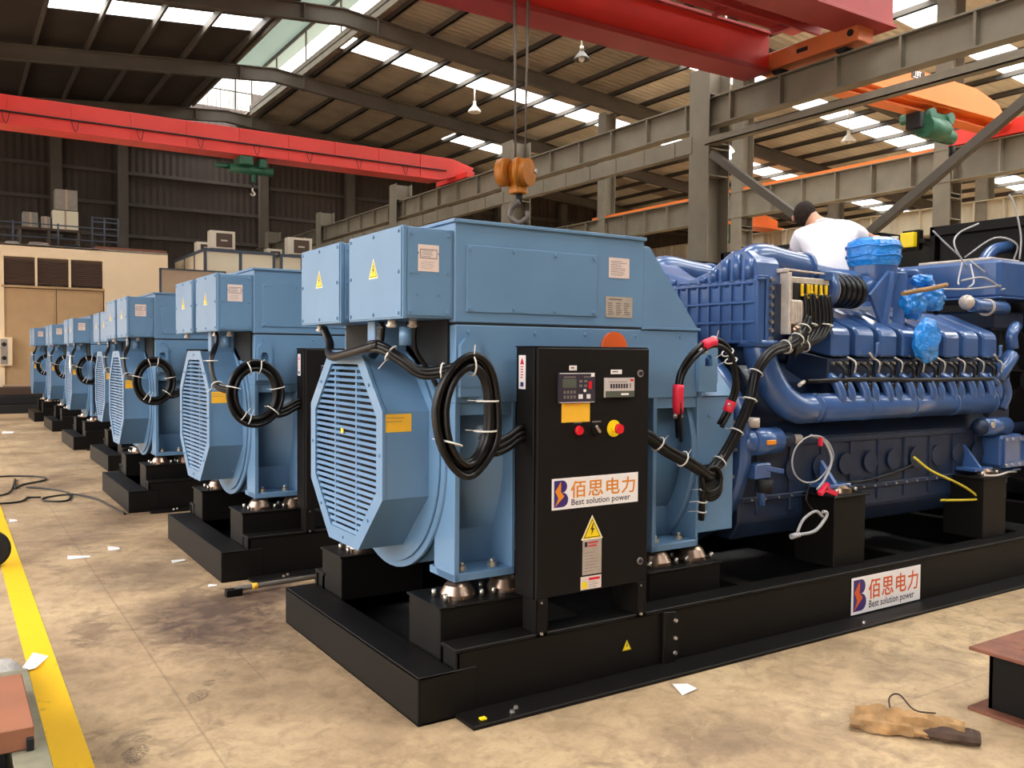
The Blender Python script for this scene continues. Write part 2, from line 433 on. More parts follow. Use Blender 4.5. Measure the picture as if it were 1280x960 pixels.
# ------------------------------------------------------------------ signs
def MY(x, z, y):      # a frame lying on a face that looks towards -Y: local x -> +X, local y -> +Z, out -> -Y
    return Matrix(((1, 0, 0, x), (0, 0, -1, y), (0, 1, 0, z), (0, 0, 0, 1)))
def MXn(y, z, x):     # on a face that looks towards -X: local x -> -Y, local y -> +Z
    return Matrix(((0, 0, -1, x), (-1, 0, 0, y), (0, 1, 0, z), (0, 0, 0, 1)))
def rect(b, M, x0, y0, x1, y1, m, d=.0004):
    return b.flat([M @ Vector(p) for p in ((x0, y0, d), (x1, y0, d), (x1, y1, d), (x0, y1, d))], m)
def poly(b, M, pts, m, d=.0004):
    return b.flat([M @ Vector((x, y, d)) for x, y in pts], m)
def plate(b, M, w, h, m, t=.0015):
    Mt = M @ Matrix.Translation((w/2, h/2, t/2))
    return b.obox(Mt, w, h, t, m, .0004)
def sign(M, w, h, ink, parent, name='sign', label=None):
    """white company sign: purple B with an orange bolt, four characters, an English line"""
    b = MB(); plate(b, M, w, h, WHITE, .002); u = h/.15
    d = .0026
    # B mark
    bx, by, bw, bh = .012*u, .012*u, .082*u, .128*u
    pts = [(bx, by)]
    for k in range(9):
        a = -PI/2+PI*k/8; pts.append((bx+bw*.62+bw*.40*math.cos(a), by+bh*.27+bh*.27*math.sin(a)))
    for k in range(9):
        a = -PI/2+PI*k/8; pts.append((bx+bw*.60+bw*.34*math.cos(a), by+bh*.77+bh*.23*math.sin(a)))
    pts.append((bx, by+bh)); poly(b, M, pts, PURPLE, d)
    q = [(.48, .96), (.08, .60), (.30, .34), (.06, .02), (.74, .40), (.48, .58), (.50, .80)]
    poly(b, M, [(bx+bw*x, by+bh*y) for x, y in q], ink, d+.0006)
    cw = (w-.115*u)/4.0
    for k, ch in enumerate('佰思电力'):
        for n_, (q, q2) in enumerate(((-.0012, -.0008), (.0012, -.0008), (-.0012, .0008), (.0012, .0008))): b.text(ch, M @ Matrix.Translation((.108*u+cw*k+q*u, .058*u+q2*u, 0)), .088*u, ink, .0, d+.0003*n_, min(1.25, cw/(.093*u)))
    b.text('Best solution power', M @ Matrix.Translation((.112*u, .016*u, 0)), .042*u, INK, .0005*u, d, (w-.122*u)/(.042*u*9.15))
    return b.build(name, WHITE, parent, label)
def warn(b, M, s, border=True):
    """yellow warning triangle with a black bolt"""
    def tri(k, d, m):
        c = (s/2, s*.30); P = [(0, 0), (s, 0), (s/2, s*.9)]
        poly(b, M, [(c[0]+(x-c[0])*k, c[1]+(y-c[1])*k) for x, y in P], m, d)
    if border: tri(1.12, .0006, WHITE)
    tri(1.0, .001, YELLOW); tri(.84, .0014, INK); tri(.74, .0018, YELLOW)
    z = [(.53, .62), (.40, .36), (.49, .36), (.44, .12), (.62, .42), (.52, .42), (.58, .62)]
    poly(b, M, [(x*s, y*s) for x, y in z], INK, .0022)
def lines(b, M, x0, x1, y0, y1, n, m, d=.0022, th=.35, seed=3):
    rd = random.Random(seed); p = (y1-y0)/n
    for k in range(n):
        y = y0+p*(k+.3); rect(b, M, x0, y, x0+(x1-x0)*(.6+.4*rd.random()), y+p*th, m, d)

def tie(parent, p, ax, r, tail=.03, name='cable_tie'):
    b = MB(); p = Vector(p); ax = Vector(ax).normalized(); a = ax.orthogonal().normalized(); c = ax.cross(a)
    b.tube([p+(a*math.cos(2*PI*k/12)+c*math.sin(2*PI*k/12))*r for k in range(12)], .0045, 5, TIE, True, 1)
    if tail: b.bar(p+c*r, p+c*(r+tail)+a*tail*.5, .005, .003, TIE, 0)
    return b.build(name, TIE, parent)

CY = .94          # centre line of the set
# ------------------------------------------------------------------ the generator set
def make_genset():
    g = thing('generator_set', 'x', 'generator', (0, 0, 0))
    # ---- skid
    b = MB()
    b.box(0, .012, 0, 1.806, 0, .222, BLACK, .004)                                   # end channel: web and two flanges
    b.box(.0, .19, 0, 1.806, .205, .22, BLACK, .004); b.box(0, .19, 0, 1.806, 0, .014, BLACK, .004)
    for y0, y1 in ((0, .012), (1.794, 1.806)): b.box(.012, .3, y0, y1, .0, .22, BLACK, .003)
    for sgn, y0 in ((1, 0), (-1, 1.806)):                                            # two long I-beams
        Y = lambda v: y0+sgn*v
        b.box(.19, 8.45, *sorted((Y(.0), Y(.145))), .292, .313, BLACK, .004)
        b.box(.19, 8.45, *sorted((Y(.005), Y(.022))), .02, .292, BLACK, .002)
        b.box(.19, 8.45, *sorted((Y(-.165), Y(.135))), 0, .02, BLACK, .003)
        for x in (.2, 3.15, 4.95, 6.6, 8.4): b.box(x, x+.014, *sorted((Y(.005), Y(.14))), .02, .292, BLACK, .002)
    for x in (1.1, 2.3, 3.9, 5.5, 7.0, 8.3): b.box(x, x+.12, .1, 1.7, .06, .27, BLACK, .004)   # cross members
    b.box(.19, 8.3, .145, 1.66, .05, .06, DARK, .002)
    for x, y in ((.42, -.12), (.46, -.09), (3.0, -.12)): b.bolt((x, y, .02), (0, 0, 1), .012, .012, STEEL)
    skid = b.build('skid', BLACK, g)
    for sgn, y0 in ((1, 0), (-1, 1.806)):
        b = MB(); b.prism([(1.44, .0), (1.50, .0), (1.545, .05), (1.56, .12), (1.56, .24), (1.53, .29), (1.44, .3)], 'y', y0-sgn*.018, y0+sgn*.003, BLACK, .003)
        for z in (.07, .15, .245): b.bolt((1.52, y0-sgn*.018, z), (0, -sgn, 0), .012, .012, STEEL)
        b.build('end_plate', BLACK, skid)
    for (x0, x1, top) in ((.2, .74, .465), (1.5, 2.05, .465)):
        for y0, y1 in ((.17, .5), (1.4, 1.71)):
            b = MB(); b.box(x0, x1, y0, y1, .2, top-.012, BLACK, .004); b.box(x0-.01, x1+.01, y0-.01, y1+.01, top-.012, top, BLACK, .002)
            b.build('mount_block', BLACK, skid)
            for x in (x0+.17, x1-.1):
                mb = MB(); yc = (y0+y1)/2-.03
                mb.lathe((x, yc, top), (0, 0, 1), [(0, .0), (0, .088), (.02, .088), (.06, .066), (.075, .05), (.085, .02), (.085, 0)], 22, BRASSY)
                for dx, dy in ((-.1, -.06), (.1, -.06), (-.1, .06)): mb.cyl((x+dx, yc+dy, top), (x+dx, yc+dy, top+.035), .012, n=8, m=STEEL)
                mb.build('vibration_mount', BRASSY, skid, 'polished conical mount')
    for x0, x1 in ((3.0, 3.32), (4.72, 5.04)):
        for y0, y1 in ((.11, .42), (1.46, 1.76)):
            b = MB(); b.box(x0, x1, y0, y1, .313, .755, BLACK, .005); b.box(x0-.015, x1+.03, y0-.01, y1+.01, .755, .77, BLACK, .003)
            b.build('engine_mount_block', BLACK, skid)
            mb = MB(); xc, yc = (x0+x1)/2+.05, (y0+y1)/2-.04
            mb.lathe((xc, yc, .77), (0, 0, 1), [(0, 0), (0, .075), (.03, .07), (.05, .04), (.05, 0)], 20, BRASSY)
            for dx in (-.1, .1): mb.cyl((xc+dx, yc-.04, .77), (xc+dx, yc-.04, .80), .013, n=8, m=STEEL)
            mb.build('vibration_mount', BRASSY, skid)
    sign(MY(3.035, .03, -.0), .735, .235, ORANGER, skid, 'sign_plate', 'white sign with orange red characters and purple B')
    b = MB(); warn(b, MY(1.17, .135, .0), .06, False); b.build('warning_sticker', YELLOW, skid, 'small yellow triangle')

    # ---- alternator
    b = MB()
    b.cyl((.325, CY, 1.12), (1.9, CY, 1.12), .61, n=48, m=BLUE)
    b.cyl((.30, CY, 1.12), (.335, CY, 1.12), .62, n=48, m=BLUE); b.cyl((1.88, CY, 1.09), (1.93, CY, 1.09), .70, n=48, m=BLUE)
    b.cyl((.285, CY, 1.12), (.302, CY, 1.12), .585, n=48, m=BLUE)
    b.box(.317, 1.92, .245, 1.635, 1.42, 1.80, BLUE, .004)                            # upper casing
    for x in (.39, .78, 1.1, 1.45, 1.78):
        for z in (1.765, 1.455): b.bolt((x, .245, z), (0, -1, 0), .011, .008, BLUE)
    for x in (.55, .62, .70):                                                         # casing slots below the boxes
        pass
    alt = b.build('alternator_body', BLUE, g)
    for x0, x1 in ((.317, .665), (1.585, 1.942)):
        for sgn, y0 in ((1, .245), (-1, 1.635)):
            Y = lambda v: y0+sgn*v
            b = MB()
            b.prism([(Y(0), .55), (Y(0), 1.42), (Y(.21), 1.42), (Y(.21), .60), (Y(.16), .55)], 'x', x0, x0+.028, BLUE, .002)
            b.prism([(Y(0), .55), (Y(0), 1.42), (Y(.21), 1.42), (Y(.21), .60), (Y(.16), .55)], 'x', x1-.02, x1, BLUE, .002)
            b.box(x0, x1, *sorted((Y(.0), Y(.26))), .55, .588, BLUE, .003)
            b.box(x0+.02, x1-.02, *sorted((Y(.2), Y(.215))), .588, .8, BLUE, .002)
            b.box(x0+.02, x1-.02, *sorted((Y(.01), Y(.22))), 1.36, 1.42, BLUE, .002)
            for x in (x0+.075, x1-.1): b.cyl((x, Y(.06), .588), (x, Y(.06), .612), .024, n=8, m=STEEL, sm=False); b.cyl((x, Y(.06), .612), (x, Y(.06), .63), .012, n=8, m=STEEL)
            b.build('foot', BLUE, alt)
    for xa, xb in ((.33, .44), (1.905, 2.05)):
        for sgn, y0 in ((1, .245), (-1, 1.635)):
            b = MB(); c = (xa+xb)/2; r = (xb-xa)/2
            out = [(xa, 1.50), (xb, 1.50), (xb, 1.70), (xb-.03, 1.735), (xa+.03, 1.735), (xa, 1.70)]
            hole = [(c-.03, 1.60), (c+.03, 1.60), (c+.03, 1.64), (c+.015, 1.665), (c-.015, 1.665), (c-.03, 1.64)]
            ya, yb = sorted((y0-sgn*.002, y0-sgn*.032))
            b.ring(out, hole, 'y', ya, yb, BLUE); b.box(xa, xb, *sorted((y0, y0-sgn*.03)), 1.45, 1.51, BLUE, .003)
            b.build('lifting_lug', BLUE, alt)
    b = MB()                                                                          # bracket with the triangular gusset
    b.box(1.94, 2.24, .26, .60, .62, 1.42, BLUE, .004)
    b.hexa([(1.97, .25, 1.425), (2.235, .25, 1.42), (2.30, .40, 1.42), (2.10, .40, 1.425), (2.185, .355, 1.575), (2.195, .355, 1.575), (2.21, .38, 1.575), (2.19, .38, 1.575)], BLUE, .003)
    b.box(1.935, 1.965, .25, .55, 1.40, 1.60, BLUE, .003); b.bolt((2.03, .26, 1.31), (0, -1, 0), .014, .012, BLUE)
    b.box(1.95, 2.13, .253, .262, .84, 1.02, DARK, .002)
    b.build('coupling_bracket', BLUE, alt)
    b = MB(); b.cyl((1.93, CY, 1.09), (2.38, CY, 1.09), .60, n=40, m=EDARK); b.cyl((2.3, CY, 1.09), (2.4, CY, 1.09), .68, n=40, m=EBLUE)
    for k in range(24):
        a = 2*PI*k/24; b.bolt((2.3, CY+.645*math.cos(a), 1.09+.645*math.sin(a)), (-1, 0, 0), .014, .014, STEEL)
    b.build('flywheel_housing', EDARK, alt)
    # ---- top housing
    b = MB()
    b.box(.312, 1.502, .245, 1.635, 1.812, 2.292, BLUE, .004)
    b.box(.298, 1.512, .232, 1.648, 2.289, 2.306, BLUE, .002)
    b.prism([(1.5, 1.815), (1.5, 2.262), (1.548, 2.258), (1.918, 1.818), (1.918, 1.815)], 'y', .247, 1.633, BLUE, .003)
    b.box(1.49, 1.935, .235, 1.645, 1.803, 1.818, BLUE, .002); b.box(.318, 1.49, .249, 1.631, 1.80, 1.812, DARK, 0)
    top = b.build('top_housing', BLUE, g)
    b = MB(); b.box(.375, 1.172, .238, .246, 1.862, 2.186, BLUE, .002)
    for i in range(4):
        for z in (1.882, 2.168): b.bolt((.395+i*.252, .238, z), (0, -1, 0), .012, .008, BLUE)
    b.build('cover_panel', BLUE, top)
    b = MB(); M = MY(1.253, 2.075, .2435); plate(b, M, .142, .108, PINKISH); lines(b, M, .012, .13, .01, .095, 9, GREYINK, .0019, .3)
    b.build('notice_plate', PINKISH, top, 'pale pink printed plate')
    b = MB(); M = MY(1.234, 1.862, .2435); plate(b, M, .186, .112, SILVER)
    for i in range(3): lines(b, M, .014+i*.056, .055+i*.056, .012, .082, 6, GREYINK, .0019, .4, i)
    lines(b, M, .02, .15, .088, .108, 1, GREYINK)
    b.build('rating_plate', SILVER, top, 'silver engraved plate')
    # ---- two terminal boxes
    for k, (y0, y1) in enumerate(((.257, .889), (1.02, 1.62))):
        b = MB(); b.box(.048, .318, y0, y1, 1.826, 2.25, BLUE, .003)
        b.box(.042, .062, y0-.004, y1+.004, 1.822, 2.255, BLUE, .002)
        tb = b.build('terminal_box', BLUE, g)
        b = MB(); b.box(.036, .043, y0+.006, y1-.006, 1.83, 2.247, BLUE, .001)
        for yy in (y0+.03, (y0+y1)/2, y1-.03):
            for z in (1.848, 2.23): b.bolt((.036, yy, z), (-1, 0, 0), .0095, .007, BLUE)
        for yy in (y0+.03, y1-.03): b.bolt((.036, yy, 2.04), (-1, 0, 0), .0095, .007, BLUE)
        b.build('front_cover', BLUE, tb)
        b = MB(); b.box(.066, .298, y0-.006, y0+.001, 1.838, 2.238, BLUE, .001)
        for x in (.085, .28):
            for z in (1.856, 2.04, 2.22): b.bolt((x, y0-.006, z), (0, -1, 0), .0095, .007, BLUE)
        for x in (.118, .228):
            for z in (1.935, 2.035, 2.13): b.bolt((x, y0-.006, z), (0, -1, 0), .006, .005, BLUE)
        b.build('side_cover', BLUE, tb)
        b = MB(); warn(b, MXn((y0+y1)/2+.05, 2.03, .0355), .10); b.build('warning_sticker', YELLOW, tb, 'yellow warning triangle')
        if k == 0:
            b = MB(); M = MY(.118, 2.045, .2505); plate(b, M, .11, .125, PINKISH)
            rect(b, M, .01, .06, .1, .105, GREYINK, .0018); rect(b, M, .014, .064, .096, .101, PINKISH, .0021); lines(b, M, .02, .09, .066, .1, 4, GREYINK, .0024, .3); lines(b, M, .012, .098, .012, .05, 4, GREYINK, .0019, .15)
            b.build('notice_plate', PINKISH, tb, 'pale printed notice')
        b = MB()
        for x, y in ((.09, y0+.22), (.18, y0+.17)) if k == 0 else ((.1, y1-.15),): b.cyl((x, y, 1.828), (x, y, 1.785), .02, n=10, m=CAST); b.cyl((x, y, 1.80), (x, y, 1.79), .027, n=6, m=CAST, sm=False)
        b.build('cable_gland', CAST, tb)
    b = MB(); b.box(.30, .316, .30, 1.58, 1.60, 1.826, DARK, .002); b.box(.12, .31, .75, .84, 1.66, 1.826, BLUE, .004); b.cyl((.16, .46, 1.70), (.16, .46, 1.79), .035, n=14, m=BLUE)
    b.build('entry_plate', DARK, alt)
    # ---- air intake hood with its louvres
    O = [(1.150, 1.671), (.727, 1.671), (.455, 1.374), (.455, .946), (.75, .648), (1.152, .648), (1.436, .944), (1.436, 1.370)]
    Oc = [(y, z) for y, z in O]
    def inset(P, d):
        cyy, czz = .945, 1.16; out = []
        for y, z in P:
            out.append((cyy+(y-cyy)*(1-d/.49), czz+(z-czz)*(1-d/.51)))
        return out
    I = inset(Oc, .068)
    b = MB(); n = 8
    A = [(.046, *p) for p in Oc]; B2 = [(.306, *p) for p in Oc]
    for i in range(n):
        j = (i+1) % n; b.flat([A[i], A[j], B2[j], B2[i]], BLUE)
    b.ring(Oc, inset(Oc, .012), 'x', .294, .31, BLUE)
    for i in range(n):
        y, z = Oc[i]; y2, z2 = Oc[(i+1) % n]
        for t in (.22, .78): b.bolt((.27, y+(y2-y)*t, z+(z2-z)*t), ((0, (z2-z), -(y2-y))), .008, .004/max(.01, math.hypot(z2-z, y2-y)), BLUE)
    hood = b.build('air_intake_hood', BLUE, g)
    b = MB(); b.ring(inset(Oc, -.004), I, 'x', .030, .047, BLUE)
    for i in range(n):
        y, z = inset(Oc, .03)[i]; y2, z2 = inset(Oc, .03)[(i+1) % n]; b.bolt((.03, (y+y2)/2, (z+z2)/2), (-1, 0, 0), .009, .007, BLUE)
    def span(z):
        ys = []
        for i in range(n):
            (ya, za), (yb, zb) = I[i], I[(i+1) % n]
            if (za-z)*(zb-z) <= 0 and abs(za-zb) > 1e-6: ys.append(ya+(yb-ya)*(z-za)/(zb-za))
        return min(ys), max(ys)
    zlo, zhi = min(p[1] for p in I), max(p[1] for p in I); ns = 28
    for k in range(ns):
        z = zlo+(zhi-zlo)*(k+.5)/ns; y0, y1 = span(z); p = (zhi-zlo)/ns
        b.hexa([(.034, y0, z-.42*p), (.038, y0, z-.46*p), (.038, y1, z-.46*p), (.034, y1, z-.42*p), (.044, y0, z+.06*p), (.048, y0, z+.02*p), (.048, y1, z+.02*p), (.044, y1, z+.06*p)], BLUE)
    for yy in (.945-.145, .945+.145):
        b.box(.04, .062, yy-.008, yy+.008, zlo+.02, zhi-.02, BLUE, 0)
    b.prism(I, 'x', .10, .105, DARK)  # dark sheet standing in for the shade between the slats
    b.build('louvre_grille', BLUE, hood)
    b = MB(); M = MY(.042, 1.275, .4545); plate(b, M, .145, .088, AMBER, .001); lines(b, M, .01, .13, .045, .08, 2, GREYINK, .0014, .15)
    b.build('warning_label', AMBER, hood, 'amber rectangular label')
    # ---- control cabinet
    b = MB(); b.box(.622, 1.335, .022, .177, .475, 1.695, CABB, .004)
    cab = b.build('control_cabinet', CABB, g)
    b = MB(); b.box(.63, 1.333, 0, .02, .478, 1.692, CABB, .005)
    door = b.build('door', CABB, cab)
    for x0, x1 in ((.632, .70), (1.262, 1.33)):
        b = MB(); b.box(x0, x1, .0, .008, .292, .478, CABB, .002); b.box(x0, x0+.008, .0, .12, .292, .478, CABB, .002); b.bolt((x0+.03, 0, .31), (0, -1, 0), .009, .008, STEEL); b.bolt((x0+.03, 0, .46), (0, -1, 0), .006, .005, STEEL)
        b.build('leg', CABB, cab)
    b = MB(); b.box(.62, 1.34, .02, .185, 1.693, 1.70, CABB, .002); b.build('cover_plate', CABB, cab)
    b = MB(); M = MY(.746, 1.423, 0); plate(b, M, .222, .148, INK, .012); W_ = lambda *a: rect(b, M, *a)
    rect(b, M, .004, .143, .218, .146, WHITE, .0124); rect(b, M, .004, .002, .218, .0045, WHITE, .0124)
    rect(b, M, .022, .075, .105, .118, LCD, .0126); rect(b, M, .028, .124, .10, .130, GREYINK, .0126); rect(b, M, .15, .124, .2, .130, GREYINK, .0126)
    for i in range(4):
        for j in range(2): rect(b, M, .028+i*.02, .022+j*.024, .041+i*.02, .037+j*.024, GREYINK, .0126)
    for i in range(2):
        for j in range(2): rect(b, M, .122+i*.03, .078+j*.022, .142+i*.03, .09+j*.022, GREYINK, .0126)
    rect(b, M, .18, .068, .2, .105, RED, .0126); rect(b, M, .118, .02, .145, .042, WHITE, .0126); rect(b, M, .168, .02, .192, .042, WHITE, .0126)
    b.cyl((.746+.156, -.012, 1.423+.06), (.746+.156, -.016, 1.423+.06), .008, n=10, m=WHITE); rect(b, M, .195, .128, .216, .146, WHITE, .0128)
    b.build('control_panel', INK, door, 'black controller panel with display and keys')
    b = MB(); M = MY(1.032, 1.446, 0); plate(b, M, .188, .098, METER, .014); rect(b, M, 0, 0, .188, .032, LCD, .0146); rect(b, M, .1, .010, .15, .02, WHITE, .015)
    for i in range(7): rect(b, M, .03+i*.017, .045, .042+i*.017, .068, INK, .0146)
    rect(b, M, .158, .045, .164, .07, INK, .0146); rect(b, M, .16, .08, .182, .092, RED, .0146); rect(b, M, .02, .076, .14, .079, GREYINK, .0146)
    b.build('meter', METER, door, 'pale digital meter')
    b = MB(); M = MY(.771, 1.328, 0); plate(b, M, .173, .103, AMBER, .0015); lines(b, M, .012, .16, .078, .098, 2, ORANGE, .002, .3); b.build('warning_label', AMBER, door, 'amber label under the controller')
    for (x, z, w, h) in ((.815, 1.582, .046, .024), (1.075, 1.563, .072, .022)):
        b = MB(); M = MY(x, z, 0); plate(b, M, w, h, WHITE, .0015); lines(b, M, .008, w-.008, .006, h-.006, 1, GREYINK, .002, .6); b.build('name_tag', WHITE, door, 'small white tag')
    b = MB(); b.cyl((.87, 0, 1.287), (.87, -.008, 1.287), .030, n=20, m=CABB); b.cyl((.87, -.008, 1.287), (.87, -.022, 1.287), .024, .021, 20, RED); rect(b, MY(.845, 1.322, 0), 0, 0, .05, .005, GREYINK, .001)
    b.build('push_button', RED, door, 'round red button')
    b = MB(); b.cyl((.985, 0, 1.29), (.985, -.01, 1.29), .028, n=20, m=CABB); b.bar((.972, -.016, 1.308), (1.0, -.016, 1.272), .014, .014, STEEL); rect(b, MY(.96, 1.322, 0), 0, 0, .055, .008, GREYINK, .001)
    b.build('selector_switch', STEEL, door, 'silver selector switch')
    b = MB(); b.cyl((1.098, 0, 1.288), (1.098, -.004, 1.288), .043, n=28, m=YELLOW); b.cyl((1.098, -.004, 1.288), (1.098, -.03, 1.288), .018, n=16, m=YELLOW); b.cyl((1.105, -.03, 1.288), (1.105, -.045, 1.288), .026, .024, 20, RED)
    b.build('emergency_stop', RED, door, 'red mushroom button on a yellow disc')
    for x, z in ((1.269, 1.565), (1.281, .59)):
        b = MB(); b.cyl((x, 0, z), (x, -.006, z), .019, n=16, m=STEEL); b.cyl((x, -.006, z), (x, -.012, z), .011, n=12, m=INK); b.build('lock', STEEL, door, 'round metal lock')
    sign(MY(.717, .903, 0), .545, .153, ORANGE, door, 'sign_plate', 'white sign with orange characters and purple B')
    b = MB(); warn(b, MY(.905, .742, 0), .122); b.build('warning_sticker', YELLOW, door, 'yellow high voltage triangle')
    b = MB(); M = MY(.907, .562, 0); plate(b, M, .12, .175, SILVER); rect(b, M, .012, .14, .03, .165, INK, .0018); lines(b, M, .035, .11, .135, .168, 2, RED, .002, .4); lines(b, M, .012, .108, .012, .12, 7, GREYINK, .002, .12); b.build('rating_plate', SILVER, door, 'silver rating plate')
    b = MB(); M = MY(.897, .488, 0); plate(b, M, .13, .066, PINKISH); rect(b, M, .006, .006, .04, .04, YELLOW, .002); rect(b, M, .05, .045, .12, .057, RED, .002); lines(b, M, .05, .12, .008, .04, 3, GREYINK, .002, .2); b.build('notice_plate', PINKISH, door, 'small pale notice with a yellow mark')
    b = MB(); M = MXn(.152, 1.49, .6215); plate(b, M, .06, .165, WHITE, .001); poly(b, M, [(.012, .12), (.048, .12), (.03, .155)], RED, .0014)
    lines(b, M, .018, .044, .05, .115, 5, RED, .0014, .45); rect(b, M, .016, .012, .044, .034, PURPLE, .0014); b.build('warning_label', WHITE, cab, 'narrow white label with a red triangle')
    b = MB(); b.cyl((1.29, .23, 1.70), (1.29, .245, 1.70), .085, n=24, m=ORANGER); b.build('orange_cap', ORANGER, alt, 'orange round cap behind the cabinet')
    # ---- main cable loom from the cabinet to the engine
    b = MB(); pts = [(1.30, .10, 1.26), (1.42, .10, 1.225), (1.53, .09, 1.15), (1.68, .08, 1.08), (1.80, .09, 1.02), (1.90, .12, .98), (1.98, .18, 1.0), (2.08, .20, 1.06), (2.2, .2, 1.21), (2.31, .2, 1.40), (2.36, .2, 1.56), (2.48, .2, 1.68), (2.64, .22, 1.72), (2.75, .23, 1.76), (2.84, .24, 1.84), (2.88, .25, 1.9)]
    for k in range(5):
        a = 2*PI*k/5; b.tube([(x, y+.022*math.cos(a), z+.022*math.sin(a)) for x, y, z in pts], .0165, 7, RUBBER)
    b.tube(pts, .02, 7, RUBBER)
    for k in range(4):
        c = (1.9+.02*k, .10, .96-.02*k); b.tube([(c[0]+.075*math.cos(t*PI/4), c[1]+.02*k, c[2]+.07*math.sin(t*PI/4)) for t in range(8)], .012, 6, RUBBER, True, 3)
    b.tube([(1.88, .12, .95), (1.87, .14, .85), (1.9, .18, .72)], .02, 7, RUBBER)
    loom = b.build('cable_loom', RUBBER, g)
    P = smooth_path(pts, 5)
    for t in (.12, .2, .46, .55, .62, .68, .82, .9, .95):
        i = int(t*(len(P)-2)); tie(loom, P[i], P[i+1]-P[i], .043)
    for p in ((1.875, .13, .90), (1.87, .14, .83), (1.885, .16, .77)): tie(loom, p, (.05, .1, -1), .025, .05)
    # ---- cable ring hung on the rear lug, with taped ends
    b = MB(); rp = [(1.73, .2, 1.20), (1.62, .1, 1.42), (1.635, .09, 1.57), (1.74, .08, 1.685), (1.87, .08, 1.735), (2.0, .09, 1.68), (2.09, .12, 1.52), (2.09, .16, 1.38), (2.05, .2, 1.26)]
    for k in range(3): b.tube([(x, y-.012*k, z+.02*math.sin(k*2.1)) for x, y, z in rp], .0135, 7, RUBBER)
    ringo = b.build('battery_cable_ring', RUBBER, g)
    for t0, t1 in ((.10, .2), (.42, .5), (.86, .93)):
        b = MB(); P = smooth_path(rp, 6); i0, i1 = int(t0*(len(P)-1)), int(t1*(len(P)-1)); b.tube([p+Vector((0, -.012, 0)) for p in P[i0:i1+1]], .031, 9, TAPE, False, 0); b.build('red_tape', TAPE, ringo, 'red tape band')
        b = MB(); b.cyl(P[i0], P[i0]+Vector((-.03, -.02, -.03)), .012, n=8, m=COPPER); b.cyl(P[i0], P[i0]+Vector((.02, -.02, -.035)), .012, n=8, m=COPPER); b.build('cable_lug', COPPER, ringo)
    P = smooth_path(rp, 6)
    for t in (.53, .64, .7): i = int(t*(len(P)-2)); tie(ringo, P[i], P[i+1]-P[i], .034, .04)
    return g

def cable_coil(g, style):
    """the loom that leaves the terminal boxes, hangs as a coil on the front lug and enters the cabinet"""
    b = MB(); rd = random.Random(style)
    if style == 0:
        loop = [(.155, .10, 1.40), (.20, .09, 1.545), (.30, .08, 1.615), (.385, .08, 1.53), (.40, .08, 1.30), (.34, .08, 1.17), (.26, .08, 1.135), (.18, .09, 1.23)]
    else:
        loop = [(.27+.165*math.cos(a), .09, 1.36+.2*math.sin(a)) for a in [2*PI*k/10 for k in range(10)]]
    offs = [(0, 0), (.022, -.018), (-.02, -.02), (.012, .022), (-.012, -.04), (.034, -.038)]
    c = Vector((.28, .09, 1.37))
    for dr, dy in offs:
        b.tube([Vector(p)+(Vector(p)-c).normalized()*dr*1.1+Vector((0, dy, rd.uniform(-.004, .004))) for p in loop], .0165, 7, RUBBER, True)
    lead = [(.30, .10, 1.605), (.22, .2, 1.575), (.14, .27, 1.57), (.07, .33, 1.63), (-.0, .42, 1.69), (.0, .55, 1.685), (.06, .62, 1.66), (.1, .64, 1.72), (.10, .62, 1.80)]
    if style: lead = [(.14, .10, 1.42), (.10, .18, 1.39), (.04, .26, 1.42), (.02, .32, 1.52), (.03, .38, 1.62), (.08, .44, 1.72), (.09, .47, 1.80)]
    for k in range(4):
        a = PI/2*k; b.tube([(x, y+.017*math.cos(a), z+.017*math.sin(a)) for x, y, z in lead], .0145, 7, RUBBER)
    if not style:
        b.tube([(-.0, .42, 1.70), (-.03, .7, 1.66), (-.02, .95, 1.64), (.03, 1.15, 1.66), (.09, 1.3, 1.72), (.1, 1.42, 1.80)], .024, 8, RUBBER)
        b.tube([(.19, .43, 1.80), (.2, .44, 1.68), (.26, .42, 1.58), (.3, .4, 1.5)], .012, 7, RUBBER)
    right = [(.36, .08, 1.27), (.44, .08, 1.245), (.52, .09, 1.265), (.59, .10, 1.30), (.64, .10, 1.31)]
    for k in range(3): b.tube([(x, y, z-.028*k) for x, y, z in right], .017, 7, RUBBER)
    o = b.build('cable_coil', RUBBER, g)
    spots = [(.30, .08, 1.61, (1, 0, .1)), (.385, .07, 1.44, (0, 0, 1)), (.375, .07, 1.30, (0, 0, 1)), (.20, .08, 1.25, (.3, 0, 1)), (.22, .2, 1.575, (1, -1, 0)), (.03, .37, 1.66, (1, -1, -1))] if style == 0 else \
        [(.27+.165*math.cos(a), .075, 1.36+.2*math.sin(a), (-math.sin(a), 0, math.cos(a))) for a in (.2, 1.4, 1.9, 2.9, 4.1, 4.4, 5.6)]+[(.04, .26, 1.42, (0, 1, 1)), (.03, .36, 1.6, (0, 0, 1))]
    for x, y, z, ax in spots: tie(o, (x, y-.012, z), ax, .052 if z > 1.2 and y < .15 else .04, .05)
    return o
